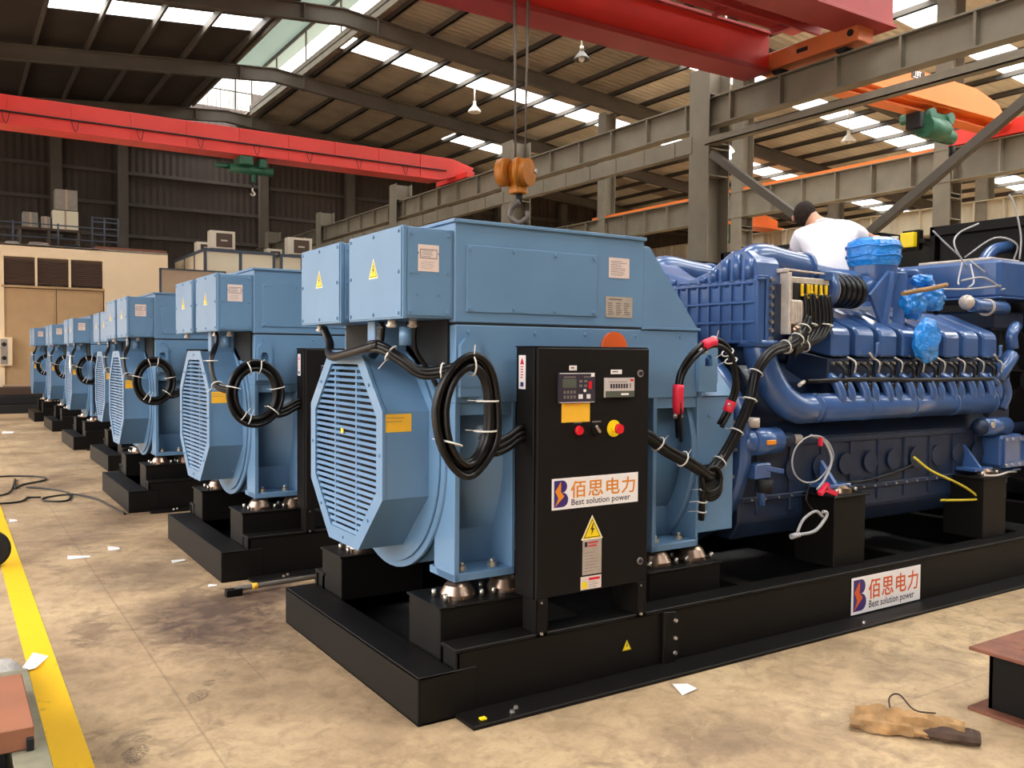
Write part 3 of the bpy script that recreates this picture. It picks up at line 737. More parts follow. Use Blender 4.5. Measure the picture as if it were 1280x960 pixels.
# ------------------------------------------------------------------ engine (parts of the set)
def make_engine(g):
    mir = lambda y: 2*CY-y
    b = MB()                                                                          # crankcase and oil pan
    b.prism([(.42, .50), (mir(.42), .50), (mir(.36), .62), (mir(.36), 1.12), (mir(.44), 1.22), (mir(.50), 1.50), (1.15, 1.62), (.73, 1.62), (.50, 1.50), (.44, 1.22), (.36, 1.12), (.36, .62)], 'x', 2.40, 5.28, EDARK, .012)
    for k in range(9): b.box(2.55+k*.31, 2.59+k*.31, .348, mir(.348), .66, 1.12, EDARK, .004)
    b.box(2.42, 5.26, .345, mir(.345), .74, .775, EDARK, .005); b.box(2.42, 5.26, .345, mir(.345), 1.08, 1.12, EDARK, .005)
    for k in range(10): b.cyl((2.62+k*.27, .352, .93), (2.62+k*.27, .34, .93), .075, n=18, m=EDARK)
    for k in range(22):
        b.bolt((2.5+k*.125, .345, .757), (0, -1, 0), .009, .008, STEEL)
    blk = b.build('engine_block', EDARK, g)
    for (xa) in (3.05, 4.77):
        for M_ in (lambda y: y), mir:
            b = MB(); b.box(xa, xa+.24, *sorted((M_(.2), M_(.365))), .80, .825, EBLUE, .004); b.prism([(M_(.22), .82), (M_(.365), .82), (M_(.365), 1.0)], 'x', xa+.1, xa+.13, EBLUE)
            b.build('engine_foot', EBLUE, blk)
    # cylinder heads with slanted covers, eight on each bank
    for bank in (0, 1):
        Yb = (lambda y: y) if bank == 0 else mir
        for i in range(8):
            x1 = 3.36+.2585*i; x0 = x1-.192
            b = MB()
            P = [(.305, 1.86), (.275, 1.82), (.275, 1.66), (.60, 1.72), (.70, 1.98), (.665, 2.015)]
            b.prism([(Yb(y), z) for y, z in P], 'x', x0, x1, EBLUE, .014)
            c = b.build('cylinder_head_cover', EBLUE, g)
            b = MB(); b.prism([(Yb(y), z) for y, z in [(.30, 1.50), (.295, 1.65), (.60, 1.71), (.66, 1.56), (.50, 1.48)]], 'x', x0-.015, x1+.012, EDARK, .006)
            for t in (.03, .1, .17): b.bolt((x0+t, Yb(.30), 1.62), (0, -1 if bank == 0 else 1, -.2), .014, .02, STEEL)
            b.build('cylinder_head', EDARK, c)
            if bank == 0:
                b = MB(); xm = x0+.06
                b.tube([(xm+.07, .40, 1.53), (xm+.075, .29, 1.50), (xm+.09, .245, 1.42), (xm+.095, .25, 1.35)], lambda t: .043-.006*t, 10, EBLUE)
                b.tube([(xm-.04, .36, 1.55), (xm-.035, .27, 1.50), (xm-.015, .235, 1.41), (xm-.01, .25, 1.34)], lambda t: .032+.006*t, 10, EBLUE)
                b.build('intake_runner', EBLUE, c)
                b = MB(); b.box(xm+.0, xm+.05, .225, .28, 1.44, 1.475, DARK, .004); b.tube([(xm+.02, .27, 1.64), (xm+.05, .235, 1.60), (xm+.08, .25, 1.54), (xm+.03, .225, 1.47)], .006, 6, RUBBER)
                b.tube([(xm+.1, .28, 1.66), (xm+.14, .24, 1.62), (xm+.12, .235, 1.55)], .0075, 6, STEEL); b.tube([(xm-.02, .29, 1.63), (xm+.02, .24, 1.58), (xm+.0, .235, 1.52)], .012, 6, RUBBER)
                b.build('injection_line', STEEL, c)
                if i in (1, 7):
                    b = MB(); b.tube([(x1-.04, .27, 1.66), (x1-.035, .235, 1.68), (x1-.03, .235, 1.76)], .014, 8, EBLUE); b.tube([(x1-.04, .27, 1.66), (x1-.08, .23, 1.65), (x1-.11, .24, 1.69)], .010, 7, STEEL); b.build('vent_pipe', EBLUE, c)
    b = MB(); b.cyl((2.93, .30, 1.325), (5.1, .30, 1.325), .094, n=24, m=EBLUE)
    for x in (3.02, 3.52, 4.04, 4.56, 5.08): b.cyl((x-.012, .30, 1.325), (x+.012, .30, 1.325), .099, n=24, m=EBLUE)
    b.tube([(2.98, .30, 1.325), (2.84, .30, 1.33), (2.72, .32, 1.40), (2.65, .36, 1.52), (2.62, .40, 1.66), (2.62, .42, 1.76)], .098, 16, EBLUE)
    b.cyl((2.62, .42, 1.72), (2.62, .42, 1.76), .13, n=20, m=EBLUE)
    b.build('intake_manifold', EBLUE, g)
    b = MB(); b.tube([(2.9, .26, 1.50), (3.4, .235, 1.51), (4.2, .232, 1.50), (5.0, .235, 1.50), (5.2, .25, 1.48)], .016, 7, RUBBER); b.tube([(2.86, .25, 1.50), (2.78, .22, 1.48)], .013, 7, CAST)
    b.tube([(3.1, .345, .86), (3.5, .32, .80), (4.0, .34, .84), (4.3, .35, .90)], .009, 6, RUBBER); b.build('wiring_harness', RUBBER, g)
    # intercooler
    T = [(.337, 1.74), (mir(.337), 1.74), (mir(.337), 2.15), (mir(.36), 2.26), (mir(.44), 2.335), (mir(.56), 2.335), (mir(.76), 2.22), (.94, 2.17), (.76, 2.22), (.56, 2.335), (.44, 2.335), (.36, 2.26), (.337, 2.15)]
    b = MB(); b.prism(T, 'x', 2.515, 2.74, EBLUE, .012)
    def topz(y):
        P = T[2:]
        for (ya, za), (yb, zb) in zip(P, P[1:]):
            if yb <= y <= ya: return za+(zb-za)*(y-ya)/(yb-ya)
        return 2.15
    for k in range(13):
        y = .35+k*.0985
        b.box(2.496, 2.52, y-.008, y+.008, 1.745, 2.14, EBLUE, .003)
        b.tube([(2.512, y-.045, 2.145), (2.512, y-.045, topz(max(.34, y-.045))-.03)], .03, 8, EBLUE, False, 0)
        if k < 12: b.ball((2.512, y+.05, 2.13), (.02, .036, .028), EBLUE, 8)
    for z in (1.752, 1.875, 2.0, 2.125): b.box(2.492, 2.52, .34, mir(.34), z-.009, z+.009, EBLUE, .003)
    ic = b.build('intercooler', EBLUE, g)
    b = MB(); b.box(2.50, 2.56, .318, .35, 1.735, 2.165, EBLUE, .004); b.box(2.575, 2.60, .315, .35, 1.735, 2.165, EBLUE, .004)
    for k in range(8): b.bolt((2.63, .335, 1.77+k*.053), (0, -1, 0), .017, .022, STEEL)
    b.box(2.66, 2.74, .325, .337, 1.745, 2.12, EDARK, .006)
    b.build('flange', EBLUE, ic)
    b = MB(); b.box(2.4965, 2.5, .94, 1.04, 1.92, 1.985, PINKISH, .001); b.build('pale_tag', PINKISH, ic, 'pale square tag')
    b = MB(); b.box(2.6, 2.74, .45, mir(.45), 1.6, 1.76, EDARK, .01); b.build('support_plate', EDARK, ic)
    for Yb in ((lambda y: y), mir):                                                   # ducts from the cooler to the turbo side
        b = MB(); e = 3.78 if Yb(0) == 0 else 3.9
        b.tube([(2.60, Yb(.50), 2.22), (2.64, Yb(.50), 2.27), (2.74, Yb(.50), 2.29), (2.9, Yb(.50), 2.275), (3.14, Yb(.50), 2.255)], lambda t: .11-.01*t, 16, EBLUE)
        b.tube([(3.13, Yb(.50), 2.25), (3.4, Yb(.51), 2.225), (e, Yb(.56), 2.22)], .06, 14, EBLUE)
        b.cyl((3.12, Yb(.50), 2.257), (3.15, Yb(.50), 2.254), .112, n=20, m=EBLUE)
        b.build('charge_air_duct', EBLUE, g)
    # electronics box on the engine side
    b = MB(); b.box(2.725, 3.16, .30, .335, 1.81, 2.17, CAST, .006); b.box(2.80, 3.15, .288, .302, 2.02, 2.13, DARK, .003)
    b.box(2.72, 2.745, .26, .34, 1.80, 2.19, CAST, .004)
    ecu = b.build('control_unit', CAST, g)
    b = MB(); b.box(2.738, 2.86, .262, .30, 1.86, 2.02, CAST, .016)
    for k in range(4): b.box(2.755+k*.026, 2.763+k*.026, .256, .265, 1.88, 2.0, CAST, .002)
    b.cyl((2.80, .275, 1.855), (2.80, .275, 1.80), .042, .03, 14, m=BRASSY); b.build('relay_housing', CAST, ecu)
    for k, x in enumerate((2.865, 2.925, 2.955, 3.0, 3.05, 3.10)):
        b = MB(); L = (.055, .07, .035, .065, .045, .06)[k]; b.box(x-.009, x+.009, .272, .29, 2.115-L, 2.125, CONN, .004); b.cyl((x, .278, 2.115-L), (x, .278, 2.10-L), .012, n=8, m=CONN); b.build('connector', CONN, ecu, 'yellow plug')
    b = MB(); b.box(2.95, 2.975, .262, .27, 1.90, 1.95, CONN, .002); b.build('yellow_tag', CONN, ecu)
    b = MB()
    for k, x in enumerate((2.88, 2.93, 2.97, 3.01, 3.05, 3.085, 3.12)):
        b.tube([(x, .275, 2.06), (x+.004, .262, 1.98), (x, .255, 1.86), (x-.04-.02*k*.5, .245, 1.78), (2.84-.01*k, .23, 1.745-.008*k), (2.72, .22, 1.72-.01*k)], .0145, 7, RUBBER)
    lo = b.build('cable_loom', RUBBER, ecu)
    for x, z in ((2.92, 1.865), (3.07, 1.865), (2.78, 1.745), (2.86, 1.73), (2.70, 1.72)): tie(lo, (x, .25, z), (.2, 0, 1) if z > 1.8 else (1, 0, .3), .04, .035)
    b = MB(); b.box(2.70, 2.74, .28, .36, 2.19, 2.215, CAST, .003); b.bar((2.74, .30, 2.21), (3.18, .30, 2.20), .014, .012, CAST); b.box(3.10, 3.17, .28, .34, 2.16, 2.22, EBLUE, .005); b.build('bracket', CAST, ecu)
    # turbocharger outlet, brackets, bellows
    b = MB(); b.lathe((4.05, .60, 2.10), (0, 0, 1), [(0, .0), (0, .10), (.04, .135), (.10, .16), (.17, .168), (.28, .168), (.29, .18), (.31, .18), (.31, 0)], 26, EBLUE)
    b.tube([(4.0, .58, 2.16), (3.88, .55, 2.16), (3.78, .53, 2.13), (3.68, .50, 2.12)], .09, 14, EBLUE)
    tb = b.build('turbocharger_outlet', EBLUE, g)
    b = MB()
    b.prism([(3.74, 2.10), (3.95, 2.28), (4.0, 2.28), (3.92, 1.98), (3.88, 1.88)], 'y', .40, .425, EBLUE, .003); b.bar((3.97, .41, 2.27), (3.88, .40, 1.88), .08, .02, EBLUE)
    b.bar((4.2, .47, 2.28), (4.1, .42, 1.88), .08, .05, EBLUE)
    b.build('bracket', EBLUE, tb)
    b = MB()
    for k in range(5): b.cyl((3.40+.058*k, .50, 2.12), (3.445+.058*k, .50, 2.12), .118, n=22, m=RUBBER)
    b.cyl((3.33, .50, 2.12), (3.70, .50, 2.12), .105, n=20, m=RUBBER); b.cyl((3.28, .50, 2.12), (3.36, .50, 2.12), .135, n=22, m=EBLUE); b.cyl((3.36, .50, 2.12), (3.38, .50, 2.12), .125, n=22, m=CAST)
    b.build('hose_bellows', RUBBER, tb, 'black rubber bellows')
    b = MB(); b.box(3.2, 5.2, .70, mir(.70), 1.62, 1.86, EDARK, .02); b.cyl((3.2, CY, 1.95), (5.0, CY, 1.95), .12, n=20, m=EDARK); b.build('valley_manifold', EDARK, g)
    for k in range(3):
        b = MB(); x = 4.72+.26*k; b.lathe((x, 1.12, 2.05), (0, 0, 1), [(0, 0), (0, .095), (.30, .095), (.31, .11), (.35, .11), (.37, .09), (.37, 0)], 20, EBLUE); b.cyl((x, 1.12, 1.86), (x, 1.12, 2.06), .05, n=12, m=EDARK); b.build('filter_canister', EBLUE, g)
    # header tank at the front end
    b = MB(); b.box(5.50, 6.15, .45, 1.50, 2.155, 2.475, EBLUE, .03); b.box(5.48, 6.17, .43, 1.52, 2.150, 2.165, EBLUE, .004)
    b.box(5.55, 5.72, .50, .62, 2.06, 2.155, EBLUE, .01); b.box(5.6, 6.1, .55, 1.4, 1.9, 2.06, EDARK, .02); b.box(5.7, 6.0, .7, 1.2, 1.1, 1.95, EDARK, .02)
    hd = b.build('header_tank', EBLUE, g)
    b = MB(); b.box(5.55, 6.0, .55, 1.2, 2.475, 2.50, CAST, .006); b.build('lid', CAST, hd, 'pale lid'); 
    b = MB(); b.tube([(5.1, .45, 2.08), (5.35, .44, 2.07), (5.6, .46, 2.07)], .055, 12, EBLUE); b.cyl((5.3, .45, 2.07), (5.33, .45, 2.07), .07, n=16, m=CAST); b.ball((5.05, .46, 2.10), .06, CAST, 10); b.build('coolant_pipe', EBLUE, g)
    b = MB(); b.box(5.28, 5.62, .40, mir(.40), .62, 1.62, EDARK, .02); b.cyl((5.62, CY, 1.0), (5.72, CY, 1.0), .25, n=28, m=EDARK); b.cyl((5.62, .6, 1.35), (5.7, .6, 1.35), .12, n=20, m=EDARK); b.cyl((5.72, CY, 1.0), (7.18, CY, 1.0), .06, n=14, m=EDARK); b.build('gear_case', EDARK, g)
    b = MB(); b.tube([(5.2, .32, 1.45), (5.22, .28, 1.54), (5.30, .27, 1.62), (5.38, .28, 1.68)], .06, 12, EBLUE); b.cyl((5.27, .262, 1.62), (5.27, .245, 1.62), .05, n=14, m=EBLUE); b.tube([(5.44, .3, 1.74), (5.42, .3, 1.84), (5.5, .32, 1.9), (5.6, .36, 1.92)], .045, 12, EBLUE); b.tube([(5.30, .3, 1.50), (5.36, .3, 1.38), (5.32, .32, 1.26)], .045, 12, EBLUE)
    b.tube([(5.0, .26, 1.52), (5.1, .24, 1.47), (5.18, .26, 1.4)], .028, 8, EBLUE); b.build('coolant_pump', EBLUE, g)
    b = MB(); b.cyl((4.95, .27, 1.13), (5.30, .27, 1.13), .07, n=20, m=EBLUE); b.ball((4.94, .27, 1.13), .066, EDARK, 12); b.cyl((4.98, .205, 1.15), (4.98, .185, 1.15), .025, n=10, m=STEEL); b.build('starter_motor', EBLUE, g)
    b = MB(); b.box(5.14, 5.48, .20, .40, .80, 1.06, EBLUE, .03); b.ring([(5.14+.01, .81), (5.47, .81), (5.47, 1.05), (5.15, 1.05)], [(5.18, .85), (5.43, .85), (5.43, 1.01), (5.18, 1.01)], 'y', .185, .2, EBLUE)
    for x in (5.165, 5.25, 5.36, 5.45): b.bolt((x, .185, 1.03), (0, -1, 0), .012, .01, STEEL); b.bolt((x, .185, .83), (0, -1, 0), .012, .01, STEEL)
    b.build('oil_filter_housing', EBLUE, g)
    b = MB(); b.cyl((2.42, .30, 1.13), (2.66, .30, 1.13), .085, n=20, m=EBLUE); b.ball((2.42, .30, 1.13), .08, EBLUE, 12); b.cyl((2.66, .30, 1.13), (2.80, .30, 1.13), .045, n=14, m=EDARK); b.cyl((2.80, .3, 1.13), (2.89, .3, 1.13), .03, n=12, m=CAST)
    b.box(2.48, 2.56, .205, .225, 1.115, 1.145, ORANGE, .004); b.cyl((2.44, .3, 1.28), (2.44, .3, 1.22), .05, n=14, m=CAST); b.build('starter_motor', EBLUE, g)
    b = MB(); b.box(2.42, 2.56, .24, .34, .90, 1.0, EBLUE, .01); b.bar((2.45, .26, .98), (2.66, .24, .94), .03, .03, EBLUE); b.cyl((2.48, .24, .88), (2.48, .24, .74), .02, n=10, m=EBLUE); b.cyl((2.5, .24, .9), (2.5, .24, .82), .05, n=14, m=DARK); b.build('fuel_pump', EBLUE, g)
    # radiator at the far end
    b = MB(); b.box(7.26, 8.2, -.24, 2.05, .313, 2.98, BLACK, .006)
    for y in (-.3, 2.07): b.box(7.2, 8.26, y, y+.06, .313, 3.065, BLACK, .004)
    b.box(7.2, 8.26, -.3, 2.13, 2.97, 3.07, BLACK, .004); b.box(7.2, 7.26, -.24, 2.07, 2.55, 2.60, BLACK, .003)
    b.ring([(.94+1.02*math.cos(2*PI*k/32), 1.45+1.02*math.sin(2*PI*k/32)) for k in range(32)], [(.94+.98*math.cos(2*PI*k/32), 1.45+.98*math.sin(2*PI*k/32)) for k in range(32)], 'x', 7.05, 7.26, BLACK)
    rad = b.build('radiator', BLACK, g)
    b = MB(); b.cyl((7.1, .94, 1.0), (7.18, .94, 1.0), .12, n=18, m=BLACK)
    for k in range(6):
        a = 2*PI*k/6; b.bar((7.14, .94, 1.45), (7.16, .94+.9*math.cos(a), 1.45+.9*math.sin(a)), .22, .02, BLACK, up=(1, 0, .6))
    b.cyl((7.08, .94, 1.45), (7.2, .94, 1.45), .14, n=18, m=BLACK); b.build('fan', BLACK, rad)
    b = MB(); b.tube([(6.1, .7, 2.3), (6.5, .6, 2.4), (6.9, .5, 2.7), (7.22, .5, 2.78)], .06, 12, EBLUE); b.tube([(6.1, 1.2, 2.3), (6.5, 1.25, 2.4), (6.9, 1.3, 2.7), (7.22, 1.3, 2.78)], .06, 12, EBLUE); b.build('coolant_hose', EBLUE, rad)
    return g

def loose_wires(g):
    """pale sensor wires over the header tank and the loose wires low on the engine, nearest set only"""
    b = MB()
    for pts in ([(5.45, .70, 2.42), (5.35, .75, 2.60), (5.5, .8, 2.72), (5.62, .7, 2.80)], [(5.40, .72, 2.50), (5.30, .80, 2.62), (5.2, .85, 2.72)], [(5.42, .7, 2.50), (5.6, .55, 2.66), (5.85, .5, 2.62), (6.0, .6, 2.51)],
                [(5.9, .5, 2.50), (5.95, .52, 2.7), (5.9, .55, 2.95), (5.86, .58, 3.05)], [(5.42, .72, 2.46), (5.25, .65, 2.3), (5.0, .5, 2.24)], [(5.44, .66, 2.44), (5.3, .55, 2.28), (5.1, .48, 2.22)], [(5.40, .66, 2.48), (5.6, .48, 2.26), (5.52, .44, 2.22)], [(4.6, .42, 2.18), (5.0, .42, 2.20), (5.48, .43, 2.25)], [(4.9, .42, 2.26), (5.2, .42, 2.30), (5.48, .43, 2.24)]):
        b.tube(pts, .0075, 6, WIREW)
    b.build('sensor_wires', WIREW, g, 'pale wires over the tank')
    b = MB(); b.box(.026, .032, .945, .975, 1.235, 1.26, YELLOW, .001); b.build('yellow_sticker', YELLOW, g, 'small yellow sticker on the louvres')
    b = MB(); b.tube([(4.06, .25, .95), (4.19, .2, .85), (4.44, .18, .76), (4.65, .18, .68), (4.74, .16, .61), (4.62, .18, .605), (4.36, .22, .62)], .009, 6, WIREY); b.build('loose_wire', WIREY, g, 'yellow loose wire')
    b = MB(); c = (2.87, .17, 1.01)
    b.tube([(c[0]+.19*math.cos(2*PI*k/10), c[1]+.01*k*.3, c[2]+.15*math.sin(2*PI*k/10)) for k in range(10)], .0055, 6, WIREW, True)
    b.tube([(2.87, .2, 1.16), (2.98, .18, 1.12), (3.03, .16, 1.0), (2.95, .15, .88), (2.88, .15, .82)], .009, 6, WIREW); b.tube([(2.85, .18, .86), (2.80, .17, .76), (2.86, .16, .68)], .008, 6, RUBBER)
    b.tube([(2.86, .09, .66), (2.79, .09, .70), (2.68, .09, .66), (2.62, .09, .58)], .009, 6, WIREW); b.tube([(2.60, .09, .57), (2.78, .09, .575), (2.88, .09, .64), (2.90, .09, .68), (2.86, .09, .69)], .011, 6, WIREW)
    b.cyl((2.57, .09, .565), (2.64, .09, .57), .018, n=8, m=WIREW)
    o = b.build('loose_wire', WIREW, g, 'pale coiled loose wire')
    b = MB(); b.bar((2.84, .10, .80), (2.92, .10, .86), .03, .03, TAPE); b.bar((2.88, .10, .83), (3.0, .10, .79), .03, .03, TAPE); b.build('red_tape', TAPE, o); b = MB(); b.bar((2.94, .18, 1.15), (2.945, .18, 1.09), .025, .02, TAPE); b.build('red_tape', TAPE, o)
    b = MB(); b.box(5.3, 5.42, .2, .3, .775, .79, EBLUE, .003); b.tube([(4.7, .1, .79), (4.85, .08, .785), (5.0, .08, .80), (5.15, .1, .79)], .008, 6, COPPER); b.build('earth_lead', COPPER, g)
# ------------------------------------------------------------------ building the sets
G1 = make_genset(); make_engine(G1)
ROW = [(-.09, 2.96), (-.17, 6.28), (.15, 9.88), (.07, 13.1), (.12, 17.2), (.03, 20.4)]
sets = [copy_tree(G1) for _ in ROW]
cable_coil(G1, 0); loose_wires(G1)
coil = cable_coil(sets[0], 1)
for s in sets[1:]:
    c = copy_tree(coil, s)
LB = ['nearest blue generator set, its black control cabinet beside a long hanging cable coil',
      'second blue generator set of the row, round tied cable ring beside its amber label',
      'third blue generator set of the row, just before the narrow gap in the row',
      'fourth blue generator set, close behind the third, white sheet on its black skid',
      'fifth blue generator set of the row, with torn white film hanging on its louvre hood',
      'sixth blue generator set, second from the far end of the row',
      'farthest blue generator set, at the far end of the row by the tan doors']
for k, s in enumerate([G1]+sets):
    if k: s.location = (*ROW[k-1], 0)
    tag(s, LB[k], 'generator', 'generator sets in the row')

# ------------------------------------------------------------------ shell
b = MB(); b.box(-14, 44, -14, 40, -.12, 0, FLOORM, 0); struct(b.build('floor', FLOORM), 'worn tan concrete floor')
b = MB(); b.box(-1.40, -1.262, -6, 30, 0, .003, STRIPE, 0); struct(b.build('trim_1', STRIPE), 'yellow painted floor line')
RX, RZ, SL = 7.4, 11.0, .09
def rz(x): return RZ-SL*abs(x-RX)
def slab(name, x0, x1, y0, y1, dz, t, m, lab=None):
    b = MB(); z0, z1 = rz(x0)+dz, rz(x1)+dz
    b.hexa([(x0, y0, z0), (x1, y0, z1), (x1, y1, z1), (x0, y1, z0), (x0, y0, z0+t), (x1, y0, z1+t), (x1, y1, z1+t), (x0, y1, z0+t)], m)
    return struct(b.build(name, m), lab)
strips = [-8.3, -2.3, 3.7, 9.7, 15.65, 22.0, 28.1]
def sw(s): return 1.3 if s < 5 else .55  # unseen near strips made wider to add overhead light
edges = [-13]
for s in strips: edges += [s-sw(s), s+sw(s)]
edges += [33.2]
nw = 0
for i in range(0, len(edges), 2):
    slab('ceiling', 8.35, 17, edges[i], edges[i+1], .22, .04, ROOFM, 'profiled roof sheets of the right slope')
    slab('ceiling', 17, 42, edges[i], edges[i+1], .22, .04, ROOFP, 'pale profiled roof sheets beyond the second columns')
    slab('ceiling', -11, 6.25, edges[i], edges[i+1], .22, .04, SHEETL, 'roof sheets of the left slope, shade put into their colour')
for s in strips:
    nw += 1; SW = sw(s)
    if s == 28.1:
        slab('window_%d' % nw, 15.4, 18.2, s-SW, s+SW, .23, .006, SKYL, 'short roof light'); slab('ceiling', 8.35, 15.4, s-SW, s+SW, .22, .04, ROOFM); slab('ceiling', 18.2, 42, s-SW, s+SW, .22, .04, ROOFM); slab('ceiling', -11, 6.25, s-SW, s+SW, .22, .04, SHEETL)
        continue
    slab('window_%d' % nw, 8.6, 40, s-SW, s+SW, .23, .006, SKYL, 'translucent roof light strip'); slab('ceiling', 8.35, 8.6, s-SW, s+SW, .22, .04, ROOFM); slab('ceiling', 40, 42, s-SW, s+SW, .22, .04, ROOFM)
    nw += 1
    slab('window_%d' % nw, .5, 6.0, s-SW, s+SW, .23, .006, SKYL, 'translucent roof light strip on the left slope'); slab('ceiling', 6.0, 6.25, s-SW, s+SW, .22, .04, SHEETL); slab('ceiling', -11, .5, s-SW, s+SW, .22, .04, SHEETL)
# ridge monitor
b = MB(); b.box(6.0, 9.0, -12, 31.2, 12.45, 12.48, FROST, 0); struct(b.build('window_30', FROST), 'grey green sheet of the ridge lantern')
b = MB(); b.box(7.05, 7.25, -12, 31.2, 12.2, 12.44, DSTEEL, .004); struct(b.build('trim_2', DSTEEL), 'ridge lantern spine')
for x, n_ in ((6.2, 3), (8.38, 4)):
    b = MB(); b.box(x-.03, x+.03, -12, 31.2, 10.95, 11.34, GSTEEL, .004)
    b.box(x-.02, x+.02, -12, 31.2, 12.3, 12.44, DSTEEL, .003)
    for k in range(15): b.box(x-.025, x+.025, -11.8+k*3.06, -11.75+k*3.06, 11.3, 12.44, DSTEEL, .002)
    struct(b.build('trim_%d' % n_, GSTEEL), 'ridge lantern sill')
b = MB(); b.box(6.2, 8.4, 31.2, 31.21, 11.1, 12.45, SKYL, 0); struct(b.build('window_31', SKYL), 'translucent end of the ridge lantern')
b = MB()
for k in range(14): b.box(6.25+k*.16, 6.27+k*.16, 31.18, 31.2, 11.1, 12.45, GSTEEL, 0)
b.box(6.2, 8.4, 31.17, 31.2, 11.75, 11.79, DSTEEL, .002); b.box(7.75, 7.81, 31.16, 31.2, 11.1, 12.4, DSTEEL, .002); struct(b.build('trim_5', GSTEEL), 'lantern end bars')
# purlins and rafters
x = 8.75
while x < 41.5:
    b = MB(); z = rz(x); b.box(x-.035, x+.035, -12.9, 33.1, z+.07, z+.22, PURLIN, .002); b.box(x-.035, x+.06, -12.9, 33.1, z+.07, z+.082, PURLIN, 0); struct(b.build('roof_purlin', PURLIN), 'steel roof purlin'); x += 1.35
x = 5.9
while x > -10.5:
    b = MB(); z = rz(x); b.box(x-.035, x+.035, -12.9, 33.1, z, z+.22, PURLIN, .002); struct(b.build('roof_purlin', PURLIN), 'steel roof purlin'); x -= 1.35
FR = [-4.7, 1.3, 7.3, 13.3, 19.3, 25.25, 31.2]
for y in FR:
    b = MB()
    for s, X1 in ((1, 41.5), (-1, -10.8)):
        for (d0, d1, w) in ((-.03, 0, .2), (-.44, -.41, .2), (-.41, -.03, .02)):
            xa, xb = RX, X1
            za, zb = RZ, RZ-SL*abs(X1-RX)
            b.hexa([(xa, y-w/2, za+d0), (xb, y-w/2, zb+d0), (xb, y+w/2, zb+d0), (xa, y+w/2, za+d0), (xa, y-w/2, za+d1), (xb, y-w/2, zb+d1), (xb, y+w/2, zb+d1), (xa, y+w/2, za+d1)], DSTEEL)
    for x in (RX-1.1, RX+1.0): b.box(x-.02, x+.02, y-.1, y+.1, RZ-.55, RZ-.1, DSTEEL, .002)
    struct(b.build('roof_rafter', DSTEEL), 'steel roof rafter')
# columns
def hcol(x0, x1, yc, w, z1, lab, z0=0):
    b = MB(); b.box(x0, x0+.022, yc-w/2, yc+w/2, z0, z1, GSTEEL, .003); b.box(x1-.022, x1, yc-w/2, yc+w/2, z0, z1, GSTEEL, .003); b.box(x0+.02, x1-.02, yc-.01, yc+.01, z0, z1, GSTEEL, 0)
    for z in (4.7, 5.15, 5.25, 6.05):
        if z < z1: b.box(x0+.02, x1-.02, yc-w/2+.01, yc+w/2-.01, z, z+.02, GSTEEL, 0)
    b.box(x0-.1, x1+.1, yc-w/2-.1, yc+w/2+.1, 0, .03, GSTEEL, .003)
    return struct(b.build('steel_column', GSTEEL), lab)
for y in (-4.55, 1.4, 7.45, 13.5, 19.55, 25.5, 31.2): hcol(9.0, 9.5, y, .46, 6.5, 'grey steel column of the first crane runway')
for y in (-4.7, 1.3, 7.75, 13.7, 19.65, 25.6, 31.2): hcol(16.6, 17.05, y, .4, rz(17)-.44, 'grey steel column of the second crane runway')
for y in (1.3, 7.3, 13.3, 19.3, 25.3, 31.2): hcol(28, 28.5, y, .4, rz(28.3)-.44, 'grey steel column of the third runway')
def runway(name, x, z0, z1, w, step, lab, m=GSTEEL):
    b = MB(); b.box(x-w/2, x+w/2, -12, 33, z1-.025, z1, m, .002); b.box(x-w/2, x+w/2, -12, 33, z0, z0+.025, m, .002); b.box(x-.008, x+.008, -12, 33, z0+.02, z1-.02, m, 0)
    y = -11.5
    while y < 33: b.box(x-w/2+.01, x+w/2-.01, y-.018, y+.018, z0+.02, z1-.02, m, 0); y += step
    return struct(b.build(name, m), lab)
runway('runway_beam', 9.2, 5.53, 6.015, .22, 1.02, 'grey runway beam over the first columns')
runway('runway_beam', 9.95, 5.85, 6.30, .30, 1.02, 'grey runway beam behind the first columns')
b = MB(); b.box(8.98, 9.14, -12, 7.3, 5.20, 5.22, GSTEEL, .002); b.box(8.98, 9.0, -12, 7.3, 5.20, 5.32, GSTEEL, .002); b.box(8.98, 9.14, 7.6, 31, 5.12, 5.40, GSTEEL, .004)
y = 8.
while y < 31: b.box(8.965, 8.98, y, y+.03, 5.13, 5.39, GSTEEL, 0); y += .8
struct(b.build('runway_tie', GSTEEL), 'lower tie channel along the runway')
runway('runway_beam', 16.75, 5.5, 6.22, .34, 1.0, 'grey runway beam with an orange rail')
b = MB(); b.box(16.66, 16.70, -12, 20.2, 6.22, 6.31, CRANEO, .002); struct(b.build('conductor_rail', CRANEO), 'orange conductor rail')
runway('runway_beam', 28.1, 6.1, 7.05, .34, 1.0, 'pale far runway beam', WALLP)
for (y0, z0, y1, z1) in ((7.2, 5.05, 1.55, 1.0), (1.6, 5.05, 7.2, 1.45), (1.2, 5.05, -4.3, 1.0), (19.3, 5.05, 13.7, 1.0)):
    b = MB(); b.bar((9.06, y0, z0), (9.06, y1, z1), .11, .12, DSTEEL, .004); struct(b.build('cross_brace', DSTEEL), 'diagonal steel brace')
